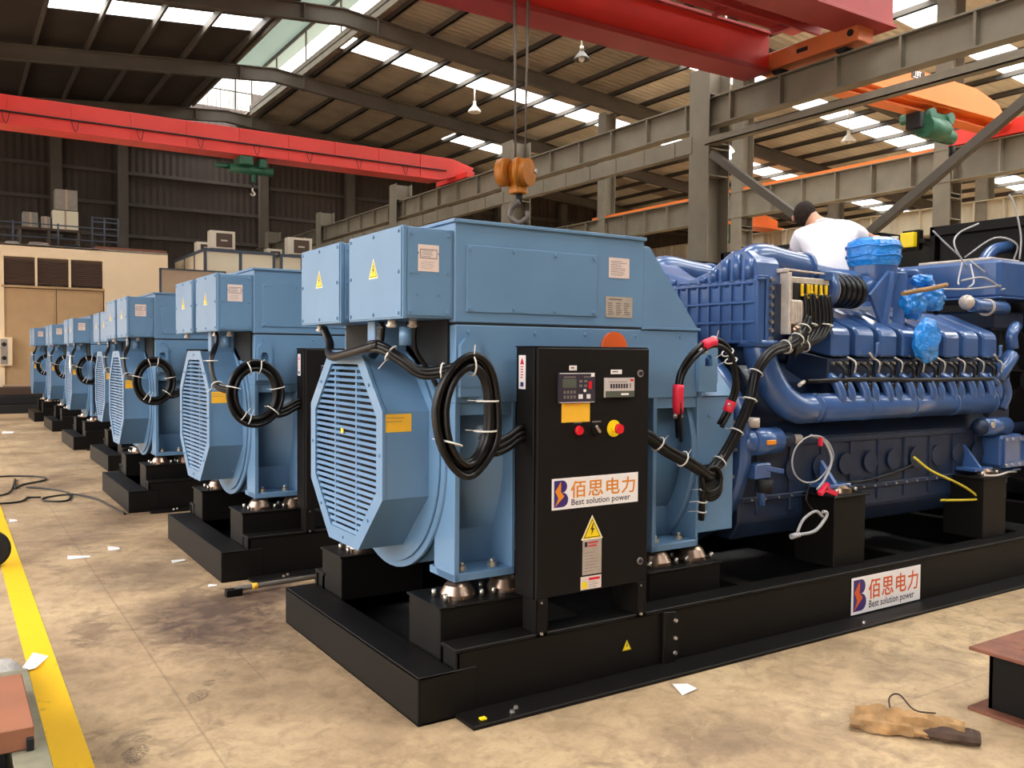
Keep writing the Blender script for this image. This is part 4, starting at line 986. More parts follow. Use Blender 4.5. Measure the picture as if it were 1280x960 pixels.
# walls
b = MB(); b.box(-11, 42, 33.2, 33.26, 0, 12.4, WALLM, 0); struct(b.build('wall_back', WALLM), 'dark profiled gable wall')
for z in (1.6, 3.2, 4.8, 6.1, 7.3, 8.5, 9.7):
    b = MB(); b.box(-11, 42, 33.08, 33.2, z, z+.13, PURLIN, .002); struct(b.build('wall_girt', PURLIN), 'horizontal wall girt')
for x in (-4.2, 1.75, 4.0, 9.4, 13.2, 20.9, 24.7):
    b = MB(); b.box(x-.18, x+.18, 32.78, 33.08, 0, rz(x)-.1, DSTEEL, .004); struct(b.build('gable_post', PURLIN), 'dark gable post')
b = MB(); b.box(-11, 42, -13.1, -13.0, 0, 12, WALLM, 0); struct(b.build('wall_front', WALLM), 'profiled gable wall behind the camera')
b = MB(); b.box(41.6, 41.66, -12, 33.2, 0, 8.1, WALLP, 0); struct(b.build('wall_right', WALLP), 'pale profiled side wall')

# ------------------------------------------------------------------ office block and booths at the back
off = thing('site_office', 'cream rendered office block with tan double doors and three brown louvres', 'office', (0, 25, 0))
def part(b, name, m, root, lab=None):
    o = b.build(name, m, root, lab); o.matrix_parent_inverse = Matrix.Translation(-root.location); return o
b = MB()
b.box(-7, -.40, 25, 25.15, 0, 4.72, CREAM, .004); b.box(2.24, 4.02, 25, 25.15, 0, 4.69, CREAM, .004); b.box(-.40, 2.24, 25, 25.15, 4.36, 4.71, CREAM, .004)
b.box(3.87, 4.02, 25.15, 31.5, 0, 4.69, CREAM, .004); b.box(-7, 4.02, 25, 31.5, 4.66, 4.72, CARD, .004); b.box(-.4, 2.24, 25, 25.5, 0, .72, DARK, .01)
part(b, 'wall', CREAM, off)
for x0, x1 in ((-.34, .96), (.98, 2.2)):
    b = MB(); b.box(x0, x1, 25.03, 25.08, .74, 3.47, TAN, .004); b.box(x0+.06, x1-.06, 25.022, 25.03, .8, 3.4, TAN, .003); b.cyl((.92 if x0 < 0 else 1.03, 25.0, 2.1), (.92 if x0 < 0 else 1.03, 25.03, 2.1), .03, n=10, m=STEEL); part(b, 'door', TAN, off)
for x0, x1 in ((-.34, .42), (.5, 1.28), (1.36, 2.18)):
    b = MB(); b.box(x0, x1, 25.05, 25.08, 3.6, 4.30, SHUT, .003)
    for k in range(12): b.bar((x0, 25.04, 3.63+k*.057), (x1, 25.04, 3.63+k*.057), .035, .01, SHUT, 0, up=(0, -1, 1))
    part(b, 'louvre', SHUT, off, 'dark brown louvre')
b = MB(); b.box(-.40, 2.24, 24.98, 25.06, 3.49, 3.55, TAN, .003); b.box(-.40, 2.24, 24.98, 25.06, .70, .75, TAN2, .003)
for x in (-.4, .43, 1.29, 2.19): b.box(x, x+.06, 24.99, 25.06, 3.55, 4.36, CREAM, .003)
b.box(-.40, -.34, 24.99, 25.06, .72, 3.5, CREAM, .003); part(b, 'door_frame', TAN, off)
b = MB()
for k in range(3): b.box(-1.2, 1.55, 24.9-.35*(3-k), 24.97, .235*k, .235*(k+1)-.01, DARK if k < 2 else SHUT, .01)
tag(b.build('loading_step', SHUT), 'dark stepped platform below the tan double doors', 'step')
b = MB(); b.box(-.50, -.16, 24.84, 24.975, 1.28, 2.08, CREAM, .01); b.box(-.45, -.28, 24.825, 24.842, 1.33, 2.03, CARD, .004); b.cyl((-.36, 24.84, 1.5), (-.36, 24.82, 1.5), .06, n=12, m=DARK); b.cyl((-.36, 24.84, 1.88), (-.36, 24.82, 1.88), .06, n=12, m=DARK); tag(b.build('switch_box', CREAM), 'cream switch box with two black knobs beside the tan doors', 'switch box')
def booth(x0, x1, y0, y1, z1, lab, mids):
    t = thing('partition_booth', lab, 'booth', (x0, y0, 0), 'white panel booths')
    b = MB(); b.box(x0, x1, y0, y0+.05, 0, z1, PANELW, .003); b.box(x0, x0+.05, y0+.05, y1, 0, z1, PANELW, .003); b.box(x1-.05, x1, y0+.05, y1, 0, z1, PANELW, .003); b.box(x0, x1, y0, y1, z1, z1+.05, CARD, .003)
    o = part(b, 'panel', PANELW, t)
    b = MB()
    for x in [x0, x1]+mids: b.box(x-.045, x+.045, y0-.02, y0+.02, 0, z1+.06, BSTEEL, .003)
    for y in (y0+1.3, y0+2.6, y1): b.box(x0-.02, x0+.02, y-.04, y+.04, 0, z1+.06, BSTEEL, .003)
    b.box(x0-.03, x1+.03, y0-.03, y0+.03, z1, z1+.09, BSTEEL, .003); b.box(x0-.03, x0+.03, y0, y1, z1, z1+.09, BSTEEL, .003); b.box(x0, x1, y0-.022, y0+.02, 3.75, 3.83, BSTEEL, .003)
    part(b, 'frame', BSTEEL, t)
booth(4.72, 6.77, 23.3, 27.4, 4.68, 'white panel booth with dark frame standing next to the cream office', [5.75])
booth(7.0, 9.0, 23.3, 27.4, 4.66, 'white panel booth farther from the cream office, beside the runway column', [7.66, 8.35])
b = MB(); b.box(3.41, 5.2, 22.95, 23.0, 0, 4.04, TAN2, .003); b.box(3.38, 3.43, 22.93, 23.02, 0, 4.08, BSTEEL, .003); b.box(3.38, 5.23, 22.93, 23.02, 4.04, 4.08, BSTEEL, .003); b.box(5.18, 5.23, 22.93, 23.02, 0, 4.08, BSTEEL, .003)
tag(b.build('screen_panel', TAN2), 'tan screen panel with a thin dark frame in front of the booths', 'screen')
def aircon(x0, z0, w, h, y, lab):
    t = thing('air_conditioner', lab, 'air conditioner', (x0, y, z0), 'air conditioner units above the booths')
    b = MB(); b.box(x0, x0+w, y, y+.32, z0, z0+h, ACW, .01); b.box(x0+.05, x0+.15, y+.02, y+.3, z0-.03, z0, DARK, .002); b.box(x0+w-.15, x0+w-.05, y+.02, y+.3, z0-.03, z0, DARK, .002); part(b, 'casing', ACW, t)
    b = MB(); b.box(x0+w*.24, x0+w*.88, y-.012, y+.001, z0+.05, z0+h-.07, ACG, .004)
    for k in range(7): b.box(x0+w*.26, x0+w*.86, y-.02, y-.012, z0+.07+k*(h-.14)/7, z0+.085+k*(h-.14)/7, SHUT, 0)
    b.box(x0+w*.42, x0+w*.68, y-.024, y-.018, z0+h*.42, z0+h*.5, ACW, 0); part(b, 'grille', ACG, t)
aircon(4.9, 4.80, .74, .53, 23.45, 'pale air conditioner unit standing tall on the booth next to the office')
aircon(7.26, 4.78, .78, .53, 23.45, 'pale air conditioner unit standing tall on the booth beside the runway column')
aircon(4.78, 4.80, .5, .3, 24.6, 'low pale air conditioner half hidden behind the tall unit next to the office')
aircon(7.05, 4.78, .5, .3, 24.9, 'low pale air conditioner half hidden behind the tall unit by the column')
# stores on the office roof
b = MB(); b.box(.2, 2.0, 27.9, 28.6, 5.50, 5.58, SHUT, .006)
for x in (.25, 1.05, 1.9):
    for y in (27.95, 28.5): b.box(x-.04, x+.04, y-.04, y+.04, 4.72, 5.5, DSTEEL, .003)
b.box(.2, 2.0, 28.5, 28.55, 4.95, 5.4, SHUT, .003); tag(b.build('store_bench', SHUT), 'long dark bench on the office roof carrying boxes', 'bench')
for x0, x1, z0, z1, lab in ((.34, .76, 5.58, 6.05, 'grey carton at the left end of the bench on the office roof'), (.84, 1.1, 5.58, 5.95, 'small grey carton between the two larger ones on the roof bench'),
                            (1.16, 1.9, 5.58, 6.18, 'wide pale carton at the right end of the roof bench'), (1.24, 1.88, 6.2, 6.85, 'tall grey carton stacked on top of the wide pale one')):
    t = thing('carton', lab, 'box', (x0, 28, z0), 'cartons on the office roof'); m = PANELW if x0 == 1.16 else CARD
    b = MB(); b.box(x0, x1, 27.98, 28.45, z0, z1, m, .008); part(b, 'case', m, t)
    b = MB(); b.box((x0+x1)/2-.03, (x0+x1)/2+.03, 27.974, 28.452, z0+.02, z1+.003, TAN2, .001); part(b, 'packing_tape', TAN2, t)
for x, y, r, lab in ((-.06, 26.2, .22, 'round pale coil lying at the front edge of the office roof, leftmost'), (.62, 26.1, .3, 'long pale bundle lying at the front edge of the office roof, below the small carton'), (1.5, 26.1, .26, 'dark hose coil with pale rim lying on the office roof below the wide carton')):
    b = MB()
    for k in range(3): b.tube([(x+(r-.04*k)*math.cos(2*PI*q/10), y+(r-.04*k)*.6*math.sin(2*PI*q/10), 4.766+.05*k) for q in range(10)], .045, 7, CARD if x < 1 else DARK, True)
    tag(b.build('hose_coil', CARD), lab, 'coil')
b = MB()
for x in (-3.2, -1.6, 0, 1.2, 2.15, 2.5, 2.9): b.cyl((x, 26.8, 4.72), (x, 26.8, 5.9 if x > 2 else 5.6), .025, n=8, m=BSTEEL)
for z in (5.15, 5.55): b.bar((-3.2, 26.8, z), (2.9, 26.8, z), .035, .035, BSTEEL)
for z in (4.95, 5.35, 5.75, 5.88): b.bar((2.15, 26.8, z), (2.9, 26.8, z), .035, .035, BSTEEL)
tag(b.build('guard_rail', BSTEEL), 'thin grey guard rail with a gate frame along the office roof', 'railing')
b = MB(); b.box(2.0, 4.0, 25.05, 25.3, 4.72, 4.8, WOOD, .01); tag(b.build('roof_timber', WOOD), 'reddish timber lying along the edge of the office roof', 'timber')

# ------------------------------------------------------------------ cranes
t = thing('overhead_crane', 'bright red overhead crane spanning the hall in the distance', 'crane', (9.2, 16, 6.02), 'overhead cranes')
b = MB(); b.prism([(-10, 6.08), (-10, 6.58), (9.0, 6.58), (9.62, 6.42), (9.55, 6.30), (8.7, 6.02), (-10, 6.02)], 'y', 16.05, 16.5, CRANER, .006)
b.box(-10, 8.6, 15.98, 16.56, 6.0, 6.03, CRANER, .003)
for k in range(17): b.box(-9.5+k*1.1, -9.46+k*1.1, 16.03, 16.05, 6.05, 6.56, CRANER, .002)
part(b, 'bridge_girder', CRANER, t)
b = MB(); b.box(9.1, 9.32, 15.5, 17.1, 6.05, 6.2, CRANER, .01); 
for y in (15.7, 16.9): b.cyl((9.14, y, 6.12), (9.28, y, 6.12), .095, n=18, m=DARK)
part(b, 'end_carriage', CRANER, t)
b = MB(); b.tube([(-9.8, 16.02, 6.26), (0, 16.01, 6.25), (8.8, 16.0, 6.25)], .018, 7, DARK)
for k in range(14): b.tube([(-8+k*1.2, 16.0, 6.25), (-7.95+k*1.2, 15.97, 6.05), (-7.9+k*1.2, 15.97, 6.05), (-7.86+k*1.2, 16.0, 6.24)], .007, 5, DARK)
part(b, 'festoon_cable', DARK, t)
b = MB(); b.cyl((3.55, 16.25, 5.74), (4.5, 16.25, 5.74), .1, n=16, m=GREENP); b.box(3.7, 4.0, 16.0, 16.5, 5.8, 6.0, GREENP, .02); b.box(4.15, 4.32, 16.05, 16.45, 5.78, 5.98, GREENP, .02); b.cyl((3.25, 16.3, 5.78), (3.6, 16.3, 5.78), .06, n=12, m=GREENP); b.cyl((4.08, 16.25, 5.66), (4.08, 16.25, 5.48), .05, n=10, m=GREENP); b.cyl((4.05, 16.25, 5.5), (4.05, 16.25, 5.32), .012, n=6, m=DARK)
h = part(b, 'hoist', GREENP, t, 'green wire hoist')
b = MB(); b.tube([(4.05, 16.25, 5.35), (4.05, 16.25, 5.28), (4.1, 16.25, 5.22), (4.05, 16.25, 5.18), (4.0, 16.25, 5.22)], .02, 7, STEEL); part(b, 'hook', STEEL, h)

t = thing('overhead_crane', 'double girder red overhead crane high above the nearest generator, with an orange end carriage', 'crane', (9.2, 5.4, 6.02), 'overhead cranes')
b = MB(); b.box(-9, 9.0, 5.96, 6.34, 6.10, 6.62, CRANER, .006); b.box(-9, 8.95, 5.90, 6.40, 6.02, 6.10, CRANEP, .004); b.box(-9, 9.0, 5.90, 6.40, 6.62, 6.66, CRANEP, .003); part(b, 'bridge_girder', CRANER, t)
b = MB(); b.box(-9, 9.6, 4.25, 4.7, 6.36, 7.05, CRANEP, .006); b.box(-9, 9.6, 4.18, 4.77, 6.31, 6.36, CRANEP, .004); part(b, 'bridge_girder', CRANEP, t)
b = MB(); b.box(-9, 9.4, 4.77, 5.85, 6.66, 6.69, CRANEP, .003); b.box(-9, 9.4, 5.3, 5.34, 6.5, 6.66, CRANEP, .002)
for k in range(15): b.box(-8.6+k*1.25, -8.54+k*1.25, 4.77, 5.85, 6.58, 6.66, CRANEP, .002)
part(b, 'walkway', CRANEP, t, 'dark red walkway between the girders')
b = MB(); b.box(9.02, 9.38, 4.40, 6.25, 6.10, 6.36, CRANEB, .012); b.box(9.01, 9.02, 5.25, 5.45, 6.2, 6.26, DARK, .002); b.cyl((9.005, 4.52, 6.23), (9.02, 4.52, 6.23), .05, n=14, m=DARK)
ec = part(b, 'end_carriage', CRANEB, t, 'orange end carriage')
for y in (4.75, 5.9):
    b = MB(); b.cyl((9.1, y, 6.11), (9.3, y, 6.11), .09, n=20, m=DARK); part(b, 'wheel', DARK, ec)
b = MB(); b.box(3.6, 4.5, 4.8, 5.8, 6.72, 7.1, CRANER, .02); b.cyl((3.75, 5.4, 6.9), (4.35, 5.4, 6.9), .2, n=18, m=DARK); part(b, 'hoist_trolley', CRANER, t)
b = MB()
for x, y in ((3.9, 5.35), (3.98, 5.43), (4.12, 5.35), (4.2, 5.43)): b.cyl((x, y, 6.8), (x*.6+4.05*.4, y, 3.95), .012, n=6, m=ROPE)
part(b, 'hoist_rope', ROPE, t)
hk = MB(); hk.cyl((4.0, 5.30, 3.83), (3.97, 5.34, 3.83), .17, n=28, m=HOOKO); hk.cyl((4.1, 5.26, 3.83), (4.0, 5.44, 3.83), .165, n=28, m=HOOKO); hk.cyl((3.9, 5.40, 3.83), (3.84, 5.50, 3.83), .165, n=28, m=HOOKO); hk.cyl((4.12, 5.2, 3.83), (4.14, 5.17, 3.83), .03, n=10, m=STEEL); hk.box(3.93, 4.10, 5.30, 5.46, 3.58, 3.72, HOOKO, .01)
hb = part(hk, 'hook_block', HOOKO, t, 'orange hook block with two sheaves')
b = MB(); b.cyl((4.03, 5.38, 3.6), (4.03, 5.38, 3.48), .04, n=12, m=DARK); b.tube([(4.03, 5.38, 3.5), (3.95, 5.42, 3.42), (3.94, 5.43, 3.31), (4.02, 5.38, 3.24), (4.11, 5.33, 3.30), (4.11, 5.33, 3.38)], lambda u: .045-.02*u, 10, ROPE); part(b, 'hook', ROPE, hb, 'dark steel hook')

t = thing('overhead_crane', 'orange single girder crane marked 10T with a green hoist, beyond the first runway', 'crane', (16.7, 6.5, 6.3), 'overhead cranes')
b = MB(); b.prism([(9.82, 6.32), (10.5, 6.48), (11.7, 7.0), (15.4, 6.98), (16.2, 6.80), (16.5, 6.52), (16.5, 6.48), (9.82, 6.305)], 'y', 6.32, 6.75, CRANEO, .006); b.box(10.8, 16.5, 6.22, 6.85, 6.44, 6.49, CRANEO, .004); b.box(10.6, 16.4, 6.5, 6.56, 6.30, 6.44, CRANEO, .003); b.box(10.4, 16.4, 6.38, 6.70, 6.28, 6.31, CRANEO, .003); part(b, 'bridge_girder', CRANEO, t)
b = MB(); M = MY(13.22, 6.81, 6.318); plate(b, M, .42, .17, SHUT, .002); b.text('10T', M @ Matrix.Translation((.10, .06, 0)), .13, WHITE, .004, .003); lines(b, M, .06, .36, .015, .045, 1, WHITE, .003, .5); part(b, 'load_sign', SHUT, t, 'brown load plate with white 10T')
b = MB(); b.cyl((13.7, 6.35, 6.0), (14.3, 6.35, 6.0), .20, n=24, m=GREENP); b.cyl((14.3, 6.45, 5.95), (14.75, 6.45, 5.95), .14, n=20, m=GREENP); b.box(13.9, 14.6, 6.3, 6.8, 6.12, 6.30, GREENP, .02); b.cyl((13.85, 6.25, 6.25), (13.85, 6.9, 6.25), .1, n=14, m=GREENP); b.cyl((14.45, 6.25, 6.25), (14.45, 6.9, 6.25), .1, n=14, m=GREENP); b.box(13.5, 13.62, 6.3, 6.6, 5.95, 6.25, DARK, .01); b.cyl((14.8, 6.45, 5.8), (14.8, 6.45, 5.6), .06, n=10, m=DARK); part(b, 'hoist', GREENP, t, 'dark green hoist')
b = MB(); b.box(16.55, 16.95, 5.6, 7.6, 6.24, 6.56, CRANER, .01); part(b, 'end_carriage', CRANER, t)
t = thing('overhead_crane', 'small orange crane far off in the third bay, behind the white shirted person', 'crane', (24, 22, 7.05), 'overhead cranes')
b = MB(); b.prism([(24.3, 7.15), (24.3, 7.9), (26.2, 7.9), (28.0, 7.45), (28.0, 7.15)], 'y', 22.0, 22.6, CRANEO, .006); b.box(24.3, 28.2, 21.85, 22.75, 7.055, 7.15, CRANEO, .004); part(b, 'bridge_girder', CRANEO, t)
b = MB(); b.cyl((24.8, 22.3, 6.6), (25.7, 22.3, 6.6), .25, n=18, m=GREENP); b.box(24.9, 25.6, 22.0, 22.6, 6.75, 7.06, GREENP, .02); part(b, 'hoist', GREENP, t)

# ------------------------------------------------------------------ pendant lamps
LAMPE = mat('lamp_glow', (255, 244, 226), .4, emit=(255, 240, 214), estr=14)
for (x, y, zt, zb, lit, lab) in ((13.1, 22.0, 10.5, 9.72, 0, 'white cone pendant lamp hanging below the long skylight strip'), (12.6, 15.5, 10.5, 9.55, 0, 'dark dish pendant lamp hanging over the red crane girder'),
                                 (12.8, 10.52, 10.4, 6.2, 1, 'lit pendant lamp glowing beside the first grey column'), (21.0, 13.4, 9.7, 8.1, 0, 'white cone pendant lamp over the second bay')):
    t = thing('pendant_lamp', lab, 'lamp', (x, y, zb), 'pendant lamps')
    b = MB(); b.cyl((x, y, zt), (x, y, zb+.28), .02, n=7, m=LAMPW); b.cyl((x, y, zb+.25), (x, y, zb+.36), .05, n=10, m=LAMPW); part(b, 'stem', LAMPW, t)
    b = MB(); m = LAMPW if lab[0] != 'd' else DSTEEL
    b.lathe((x, y, zb), (0, 0, 1), [(0, .22), (.04, .21), (.22, .06), (.28, .05)], 20, m); part(b, 'lamp_shade', m, t)
    b = MB(); b.ball((x, y, zb+.02), .17 if lit else .08, LAMPE if lit else LAMPW, 12); part(b, 'bulb', LAMPE, t)
    if lit:
        L = bpy.data.lights.new('pendant_light', 'POINT'); L.energy = 250; L.color = (1, .92, .78); L.shadow_soft_size = .15; lo = bpy.data.objects.new('pendant_light', L); COL.objects.link(lo); lo.location = (x, y, zb-.2)

# ------------------------------------------------------------------ blue film over the open ports
def film(name, c, r, lab, seed, squash=.3, cone=None):
    bm = bmesh.new(); bmesh.ops.create_icosphere(bm, subdivisions=4, radius=1)
    from mathutils import noise as NZ
    for v in bm.verts:
        d = v.co.normalized(); k = 1+squash*NZ.fractal(d*2.2+Vector((seed*7.1, 0, 0)), 1., 2., 4)*.6
        v.co = Vector((d.x*r[0]*k+c[0], d.y*r[1]*k+c[1], d.z*r[2]*k+c[2]))
    for f in bm.faces: f.smooth = True
    me = bpy.data.meshes.new(name); bm.to_mesh(me); bm.free(); me.materials.append(WRAP)
    o = bpy.data.objects.new(name, me); COL.objects.link(o); return tag(o, lab, 'plastic wrap', 'blue plastic film on the nearest engine')
b = MB(); b.lathe((4.05, .60, 2.37), (0, 0, 1), [(-.04, .172), (0, .188), (.06, .19), (.11, .192), (.14, .182), (.165, .14), (.175, .07), (.17, 0)], 28, WRAP)
for z, r in ((2.40, .193), (2.47, .196)): b.tube([(4.05+r*math.cos(2*PI*k/16), .60+r*math.sin(2*PI*k/16), z+.008*math.sin(k*2.3)) for k in range(16)], .006, 6, WRAP, True, 2)
tag(b.build('plastic_wrap', WRAP), 'blue film stretched as a cap over the upright turbo outlet', 'plastic wrap', 'blue plastic film on the nearest engine')
film('plastic_wrap', (4.23, .40, 2.05), (.12, .085, .11), 'blue film bag above the cylinder covers, just right of the upright outlet', 1, .45)
film('plastic_wrap', (4.50, .41, 2.11), (.12, .08, .10), 'crumpled blue film bag next to the pale wires, farther from the upright outlet', 2, .5)
film('plastic_wrap', (4.40, .43, 2.235), (.10, .07, .045), 'small blue film tuft sitting on top of the other two bags', 3, .5)
film('plastic_wrap', (4.13, .215, 1.775), (.14, .045, .155), 'blue film hanging over the front of the cylinder covers', 4, .4)
b = MB(); b.tube([(3.95, .29, 2.11), (4.1, .29, 2.135), (4.3, .29, 2.165), (4.5, .30, 2.20)], .017, 8, GLOVE); tag(b.build('cardboard_tube', GLOVE), 'pale brown tube lying across the blue film', 'tube')
b = MB()
for k in range(2):
    b.prism([(6.5, 1.0), (6.9, .98), (7.0, 1.5), (6.6, 1.6)], 'z', 2.7, 2.71, FILM)
b.bm.free()

# ------------------------------------------------------------------ things on the floor
def sheet(name, pts, lab, cat='paper', m=PAPER, t=.002, bump=.006):
    b = MB(); c = Vector((sum(p[0] for p in pts)/len(pts), sum(p[1] for p in pts)/len(pts), 0)); n = len(pts)
    lo = [b.bm.verts.new((p[0], p[1], .001+(bump if i % 2 else 0))) for i, p in enumerate(pts)]; hi = [b.bm.verts.new((p[0], p[1], .001+t+(bump if i % 2 else 0))) for i, p in enumerate(pts)]
    cl = b.bm.verts.new((c.x, c.y, .001)); ch = b.bm.verts.new((c.x, c.y, .001+t))
    fs = []
    for i in range(n):
        j = (i+1) % n; fs += [b.bm.faces.new((hi[i], hi[j], ch)), b.bm.faces.new((lo[j], lo[i], cl)), b.bm.faces.new((lo[i], lo[j], hi[j], hi[i]))]
    b._fin(fs, m); return tag(b.build(name, m), lab, cat)
sheet('paper_scrap', [(1.26, -.35), (1.36, -.345), (1.39, -.25), (1.30, -.235)], 'folded white paper on the floor by the nearest skid', bump=.012)
sheet('paper_scrap', [(-.94, 4.33), (-.78, 4.29), (-.77, 4.38), (-.93, 4.44)], 'long white paper slip on the floor, left of the second generator')
sheet('paper_scrap', [(-.62, 4.5), (-.53, 4.47), (-.52, 4.6), (-.60, 4.66)], 'small white paper right of the long white slip', bump=.008)
sheet('paper_scrap', [(-.26, 3.77), (-.15, 3.79), (-.15, 3.86), (-.25, 3.85)], 'tiny white scrap on the floor beside the second skid')
sheet('paper_scrap', [(-1.44, 1.70), (-1.37, 1.66), (-1.29, 1.88), (-1.36, 1.94)], 'white scrap lying across the yellow floor line', bump=.015)
sheet('paper_scrap', [(-1.24, 6.35), (-1.17, 6.33), (-1.17, 6.45), (-1.23, 6.48)], 'small white scrap beside the far part of the yellow line')
sheet('paper_scrap', [(-.2, 2.9), (-.14, 2.88), (-.13, 2.93), (-.18, 2.95)], 'tiny pale scrap on the floor in front of the second skid')
sheet('paper_scrap', [(-.8, 17.2), (-.6, 17.1), (-.55, 17.6), (-.75, 17.7)], 'white scrap far along the floor near the tan doors')
b = MB(); b.hexa([(.5, 9.9, .316), (1.3, 9.89, .316), (1.28, 10.08, .316), (.45, 10.06, .316), (.5, 9.9, .318), (1.3, 9.89, .318), (1.28, 10.08, .318), (.45, 10.06, .318)], PAPER); tag(b.build('paper_scrap', PAPER), 'white sheet lying on the black skid of the fourth generator', 'paper')
# crushed cardboard bottom right
t = thing('crushed_cardboard', 'crushed brown cardboard scrap with charred end lying on the floor, bottom right', 'cardboard', (1.8, -1.22, 0))
from mathutils import noise as NZ
ux, uy = Vector((.60, -.80, 0)).normalized(), Vector((.80, .60, 0)).normalized()
def crumple(name, L0, L1, w, h, m, seed, par):
    b = MB(); nu, nv = 22, 10; V = []
    for i in range(nu):
        row = []
        for j in range(nv):
            u = L0+(L1-L0)*i/(nu-1); a = 2*PI*j/nv
            k = 1+.55*NZ.noise(Vector((u*14, math.cos(a)*1.3+seed, math.sin(a)*1.3)))
            e = .75+.25*math.sin(PI*i/(nu-1))
            p = Vector((1.80, -1.22, 0))+ux*u+uy*(w*k*e*math.cos(a)); z = max(.004, h*.5+h*.62*k*e*math.sin(a))
            row.append(b.bm.verts.new((p.x, p.y, z)))
        V.append(row)
    fs = [b.bm.faces.new((V[i][j], V[i][(j+1) % nv], V[i+1][(j+1) % nv], V[i+1][j])) for i in range(nu-1) for j in range(nv)]
    fs += [b.bm.faces.new(V[0][::-1]), b.bm.faces.new(V[-1])]; b._fin(fs, m); return part(b, name, m, par)
crumple('sheet', -.26, .06, .055, .065, GLOVE, 1, t); crumple('charred_end', .02, .26, .05, .055, GLOVED, 4, t); crumple('flap', -.24, .20, .025, .10, GLOVE, 8, t)
b = MB(); b.tube([(1.83, -1.10, .03), (1.86, -1.06, .10), (1.92, -1.07, .11), (1.93, -1.14, .06), (2.0, -1.2, .05)], .004, 5, GLOVED); part(b, 'string', GLOVED, t)
# black steel frame, right edge
b = MB()
for (z0, z1) in ((0, .016), (.284, .30)):
    b.box(2.29, 2.45, -3.4, -1.18, z0, z1, WOOD, .002); b.box(2.45, 4.6, -1.34, -1.18, z0, z1, WOOD, .002)
b.box(2.352, 2.372, -3.4, -1.245, .016, .284, BLACK, .002); b.box(2.352, 4.6, -1.265, -1.245, .016, .284, BLACK, .002); b.box(2.29, 4.6, -3.4, -3.25, .0, .3, BLACK, .003); b.box(4.5, 4.6, -3.3, -1.3, 0, .3, BLACK, .003)
tag(b.build('machine_base', BLACK), 'black steel base with rusty brown flanges at the right edge of the floor', 'steel base')
# steel stand in the bottom left corner
t = thing('steel_stand', 'low grey green steel stand with a brown plate on it, in the bottom left corner', 'stand', (-1.6, .3, 0))
b = MB(); b.box(-1.56, -1.445, -1.2, 1.06, .0, .016, GGREEN, .002); b.box(-1.51, -1.495, -1.2, 1.06, .016, .2, GGREEN, .002); b.box(-1.56, -1.445, -1.2, 1.06, .2, .216, GGREEN, .002); b.box(-2.1, -1.56, -1.1, .9, .0, .03, DARK, .002)  # includes a dark sheet painted as the shade under the plate
b.box(-2.2, -2.1, -1.2, 1.06, .0, .216, GGREEN, .003); b.box(-2.1, -1.56, .95, 1.05, .05, .2, GGREEN, .003); part(b, 'frame', GGREEN, t)
b = MB(); b.box(-2.1, -1.488, .12, .74, .217, .30, PLATEB, .004); part(b, 'brown_plate', PLATEB, t, 'reddish brown primed plate'); b = MB(); b.box(-1.515, -1.49, .10, .13, .216, .262, DARK, .003); part(b, 'clip', DARK, t)
b = MB(); nu, nv = 16, 12; V = []
for i in range(nu):
    V.append([])
    for j in range(nv):
        x = -2.0+.585*i/(nu-1); y = 1.13+.62*j/(nv-1)+.08*math.sin(i*.8)
        hgt = .015+.24*max(0, math.sin(PI*j/(nv-1)))**.5*max(0, math.sin(PI*i/(nu-1)))**.5*(.7+.6*NZ.noise(Vector((x*9, y*9, 0))))+.02*NZ.noise(Vector((x*30, y*30, 3)))
        V[i].append(b.bm.verts.new((x, y, max(.008, hgt))))
b._fin([b.bm.faces.new((V[i][j], V[i+1][j], V[i+1][j+1], V[i][j+1])) for i in range(nu-1) for j in range(nv-1)], FILM, True)
o = b.build('plastic_sheet', FILM); tag(o, 'crumpled clear plastic sheet behind the brown plate, bottom left', 'plastic sheet')
sm = o.modifiers.new('thickness', 'SOLIDIFY'); sm.thickness = .004
t = thing('trolley_wheel', 'black rubber wheel cut by the left edge of the picture, over the yellow line', 'wheel', (-1.47, 4.35, 0))
b = MB(); b.lathe((-1.47, 4.35, .14), (0, 1, 0), [(-.04, .05), (-.04, .12), (-.03, .14), (.03, .14), (.04, .12), (.04, .05)], 24, RUBB); part(b, 'tyre', RUBB, t); b = MB(); b.cyl((-1.47, 4.30, .14), (-1.47, 4.40, .14), .06, n=16, m=DSTEEL); part(b, 'hub', DSTEEL, t)
for pts, lab in (([(-1.5, 9.9, .012), (-1.1, 9.95, .012), (-.72, 9.7, .012), (-.68, 9.3, .012), (-.95, 9.0, .012), (-1.05, 8.7, .012), (-1.0, 9.6, .012), (-1.15, 8.3, .012), (-1.5, 8.1, .012)], 'thin dark hose looped on the floor at the far left'),
                 ([(-.93, 8.72, .012), (-.75, 8.5, .012), (-.55, 8.0, .012), (-.62, 7.4, .012), (-.84, 7.5, .012), (-.8, 7.75, .012), (-.53, 7.7, .03), (-.34, 7.35, .012), (-.26, 6.6, .012), (-.22, 6.2, .012)], 'thin dark hose running from the loops to the third skid'),
                 ([(-1.4, 7.55, .012), (-1.1, 7.55, .012), (-1.0, 7.75, .012), (-.98, 7.85, .012), (-.85, 7.8, .012)], 'short end of dark hose crossing the yellow line at far left')):
    b = MB(); b.tube(pts, .011, 6, RUBBER); tag(b.build('hose', RUBBER), lab, 'hose')
t = thing('torque_bar', 'steel bar with a red end lying between the first two skids', 'bar', (.3, 2.6, 0))
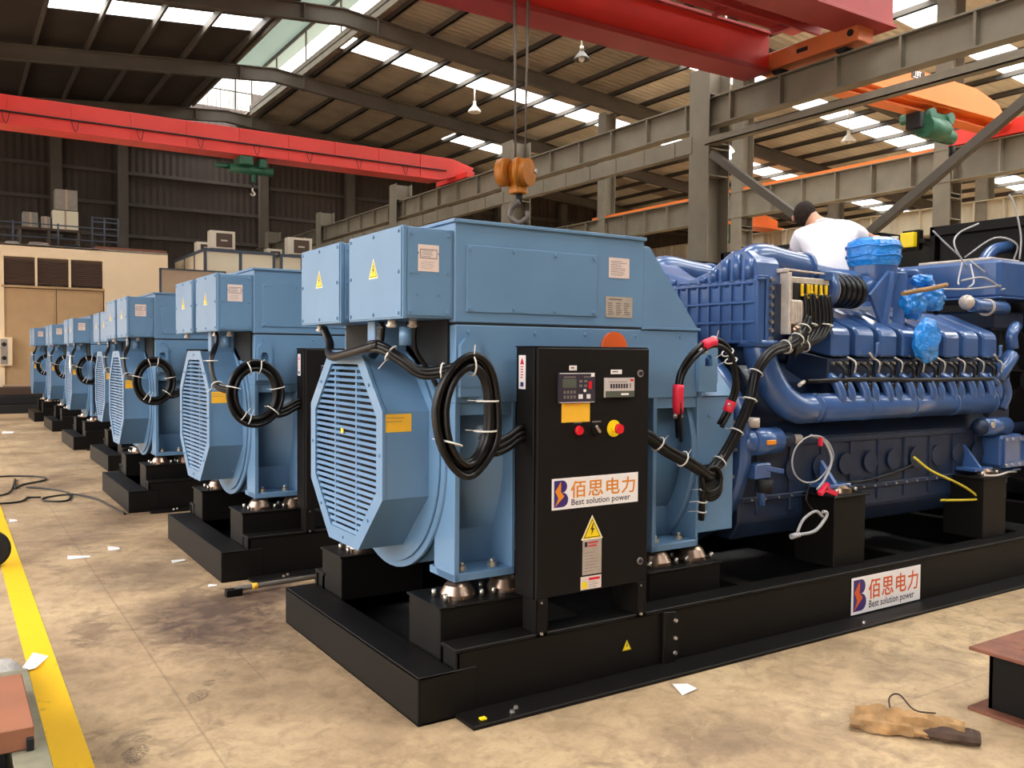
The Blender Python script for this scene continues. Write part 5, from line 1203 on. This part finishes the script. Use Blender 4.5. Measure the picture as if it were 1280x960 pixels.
b = MB(); b.cyl((-.1, 2.58, .045), (.55, 2.63, .045), .018, n=10, m=DSTEEL); b.cyl((.02, 2.589, .045), (.06, 2.592, .045), .022, n=10, m=AMBER); b.box(-.16, -.05, 2.55, 2.61, 0, .05, BLACK, .004); b.box(.5, .58, 2.6, 2.66, 0, .05, BLACK, .004); part(b, 'shaft', DSTEEL, t); b = MB(); b.cyl((.55, 2.63, .045), (.66, 2.64, .045), .024, n=12, m=RED); part(b, 'red_grip', RED, t, 'red end grip')
b = MB(); b.box(.25, .28, -.13, -.105, .02, .03, YELLOW, .002); tag(b.build('yellow_tag', YELLOW), 'small yellow tag on the bottom flange of the nearest skid', 'tag')
sh = MB(); pts = [(.03, .40, 1.62), (.03, .33, 1.55), (.04, .36, 1.4), (.05, .44, 1.30), (.03, .5, 1.38), (.02, .56, 1.5)]
for k in range(2): pass
pp = [(13.1+p[1], p[2]) for p in pts]
sh.prism(pp, 'x', .072, .078, PAPER, .001); tag(sh.build('film_scrap', PAPER), 'torn white film hanging on the hood of the fifth generator', 'film')
# yellow and pale devices by the radiators
b = MB(); b.box(7.05, 7.12, 2.22, 2.38, 2.86, 3.02, YELLOW, .006); b.box(7.12, 7.2, 2.2, 2.4, 2.83, 3.05, BLACK, .004); b.box(7.12, 7.3, 2.131, 2.20, 2.9, 2.95, BLACK, .003); tag(b.build('float_switch', YELLOW), 'yellow switch fixed beside the black radiator', 'switch')
b = MB(); b.cyl((7.1, 2.48, 2.75), (7.1, 2.48, 3.0), .045, n=12, m=CAST); b.cyl((7.1, 2.48, 2.78), (7.1, 2.58, 2.76), .03, n=10, m=CAST); b.box(7.12, 7.2, 2.44, 2.6605, 2.9, 2.93, CAST, .003); b.box(7.06, 7.2, 2.44, 2.5, 2.9, 2.93, CAST, .003); tag(b.build('filler_neck', CAST), 'pale filler neck between the two nearest radiators', 'valve')

# ------------------------------------------------------------------ person working on the nearest engine
def skinned(name, verts, edges, m, parent=None, root=0, sub=2):
    me = bpy.data.meshes.new(name); me.from_pydata([v[0] for v in verts], edges, []); me.materials.append(m)
    o = bpy.data.objects.new(name, me); COL.objects.link(o)
    o.modifiers.new('skin', 'SKIN'); me.skin_vertices[0].data
    for i, v in enumerate(verts):
        r = v[1]; me.skin_vertices[0].data[i].radius = r if isinstance(r, tuple) else (r, r)
        me.skin_vertices[0].data[i].use_root = (i == root)
    s = o.modifiers.new('sub', 'SUBSURF'); s.levels = sub; s.render_levels = sub
    dg = bpy.context.evaluated_depsgraph_get(); bpy.context.view_layer.update()
    ne = bpy.data.meshes.new_from_object(o.evaluated_get(bpy.context.evaluated_depsgraph_get()))
    for p in ne.polygons: p.use_smooth = True
    ne.materials.clear(); ne.materials.append(m)
    o.modifiers.clear(); o.data = ne
    if parent: o.parent = parent; o.matrix_parent_inverse = Matrix.Translation(-parent.location)
    return o
PB = Vector((4.66, 1.46, 2.06)); fw = Vector((.72, .69, 0)).normalized(); rt = Vector((.69, -.72, 0)).normalized()
def pt(r, f_, z): return tuple(PB+rt*r+fw*f_+Vector((0, 0, z)))
per = thing('person', 'person in a white T-shirt seen from behind, bending over the nearest engine', 'person', tuple(PB))
V = [(pt(0, 0, .26), (.14, .12)), (pt(0, .03, .40), (.14, .11)), (pt(0, .10, .58), (.17, .12)), (pt(-.02, .19, .74), (.11, .09)), (pt(-.08, .26, .80), (.058, .058)), (pt(-.13, .30, .84), (.075, .085)), (pt(-.18, .34, .88), (.085, .10)), (pt(-.20, .36, .93), (.05, .06)),
     (pt(.21, .16, .70), (.065, .065)), (pt(.38, .24, .63), (.045, .045)), (pt(.46, .42, .66), (.036, .036)), (pt(.47, .50, .66), (.032, .02)),
     (pt(-.22, .17, .66), (.065, .065)), (pt(-.30, .34, .48), (.045, .045)), (pt(-.16, .52, .40), (.035, .035)), (pt(-.14, .59, .38), (.032, .02)),
     (pt(.10, .02, .20), (.095, .095)), (pt(.15, .22, .0), (.06, .06)), (pt(.14, -.02, .02), (.045, .045)), (pt(.13, -.14, .01), (.04, .03)),
     (pt(-.10, .02, .20), (.095, .095)), (pt(-.15, .22, .0), (.06, .06)), (pt(-.14, -.02, .02), (.045, .045)), (pt(-.13, -.14, .01), (.04, .03))]
E_ = [(0, 1), (1, 2), (2, 3), (3, 4), (4, 5), (5, 6), (6, 7), (3, 8), (8, 9), (9, 10), (10, 11), (3, 12), (12, 13), (13, 14), (14, 15), (0, 16), (16, 17), (17, 18), (18, 19), (0, 20), (20, 21), (21, 22), (22, 23)]
body = skinned('body', V, E_, SKIN, per)
for s, wr, dirv in ((1, Vector(pt(.47, .50, .66)), (fw*.9+rt*.2)), (-1, Vector(pt(-.14, .59, .38)), (fw*.8+rt*.5))):
    d = dirv.normalized(); sd = d.cross(Vector((0, 0, 1))).normalized()
    for k, (o_, L) in enumerate(((-.03, .072), (-.01, .082), (.01, .078), (.03, .06))):
        base = wr+d*.03+sd*o_; a1 = base+d*L*.5+Vector((0, 0, -.008)); a2 = base+d*L*.8+Vector((0, 0, -.03))
        skinned('finger', [(tuple(wr+sd*o_*.5), .012), (tuple(base), .0105), (tuple(a1), .0095), (tuple(a2), .008)], [(0, 1), (1, 2), (2, 3)], SKIN, body, 0, 1)
    tb_ = wr-sd*.03*s
    skinned('thumb', [(tuple(wr), .013), (tuple(tb_), .011), (tuple(tb_+d*.045-sd*.012*s+Vector((0, 0, -.012))), .009)], [(0, 1), (1, 2)], SKIN, body, 0, 1)
b = MB(); hc = Vector(pt(-.18, .34, .875))
b.ball(hc-fw*.02+Vector((0, 0, .015)), (.093, .1, .112), HAIR, 28, .05, 3); o = part(b, 'hair', HAIR, per, 'short dark hair')
b = MB()
for s in (1, -1):
    e_ = MB(); e_.ball(hc+rt*.092*s+Vector((0, 0, -.02))+fw*.02, (.014, .018, .03), SKIN, 8); part(e_, 'ear', SKIN, per)
b.ball(hc+fw*.10+Vector((0, 0, -.01)), (.016, .02, .02), SKIN, 8); part(b, 'nose', SKIN, per)
b = MB(); b.ball(hc+fw*.088+Vector((0, 0, -.055)), (.024, .012, .006), TAPE, 8); part(b, 'mouth', TAPE, per)
for s in (1, -1):
    b = MB(); b.ball(hc+fw*.088+rt*.032*s+Vector((0, 0, .015)), .011, DARK, 8); part(b, 'eye', DARK, per)
S = [(pt(0, -.02, .22), (.205, .15)), (pt(0, .0, .36), (.20, .15)), (pt(0, .06, .52), (.21, .145)), (pt(-.01, .13, .66), (.225, .13)), (pt(-.03, .19, .75), (.15, .095)), (pt(-.06, .235, .785), (.075, .07)),
     (pt(.22, .15, .68), (.095, .095)), (pt(.345, .21, .635), (.08, .075)), (pt(-.22, .16, .645), (.10, .10)), (pt(-.27, .27, .54), (.085, .08))]
skinned('tshirt', S, [(0, 1), (1, 2), (2, 3), (3, 4), (4, 5), (3, 6), (6, 7), (3, 8), (8, 9)], SHIRT, per)
T_ = [(pt(0, .0, .24), (.16, .14)), (pt(.10, .03, .19), (.11, .11)), (pt(.15, .22, .005), (.072, .072)), (pt(.14, -.02, .025), (.056, .055)), (pt(-.10, .03, .19), (.11, .11)), (pt(-.15, .22, .005), (.072, .072)), (pt(-.14, -.02, .025), (.056, .055))]
skinned('trousers', T_, [(0, 1), (1, 2), (2, 3), (0, 4), (4, 5), (5, 6)], TROUS, per)

# ------------------------------------------------------------------ light
w = bpy.data.worlds.new('sky'); SC.world = w; w.use_nodes = True
nt = w.node_tree; bg = nt.nodes['Background']
tc = nt.nodes.new('ShaderNodeTexCoord'); sx = nt.nodes.new('ShaderNodeSeparateXYZ'); mr = nt.nodes.new('ShaderNodeMapRange'); cr = nt.nodes.new('ShaderNodeValToRGB')
nt.links.new(tc.outputs['Generated'], sx.inputs[0]); nt.links.new(sx.outputs[2], mr.inputs['Value']); mr.inputs['From Min'].default_value = 0; mr.inputs['From Max'].default_value = 1
nt.links.new(mr.outputs[0], cr.inputs['Fac'])
e = cr.color_ramp.elements
e[0].position = 0; e[0].color = (.055, .051, .045, 1); e[1].position = 1; e[1].color = (.95, .96, 1, 1)
k = e.new(.12); k.color = (.105, .10, .092, 1); k = e.new(.35); k.color = (.31, .31, .31, 1)
nt.links.new(cr.outputs['Color'], bg.inputs['Color']); bg.inputs['Strength'].default_value = 21
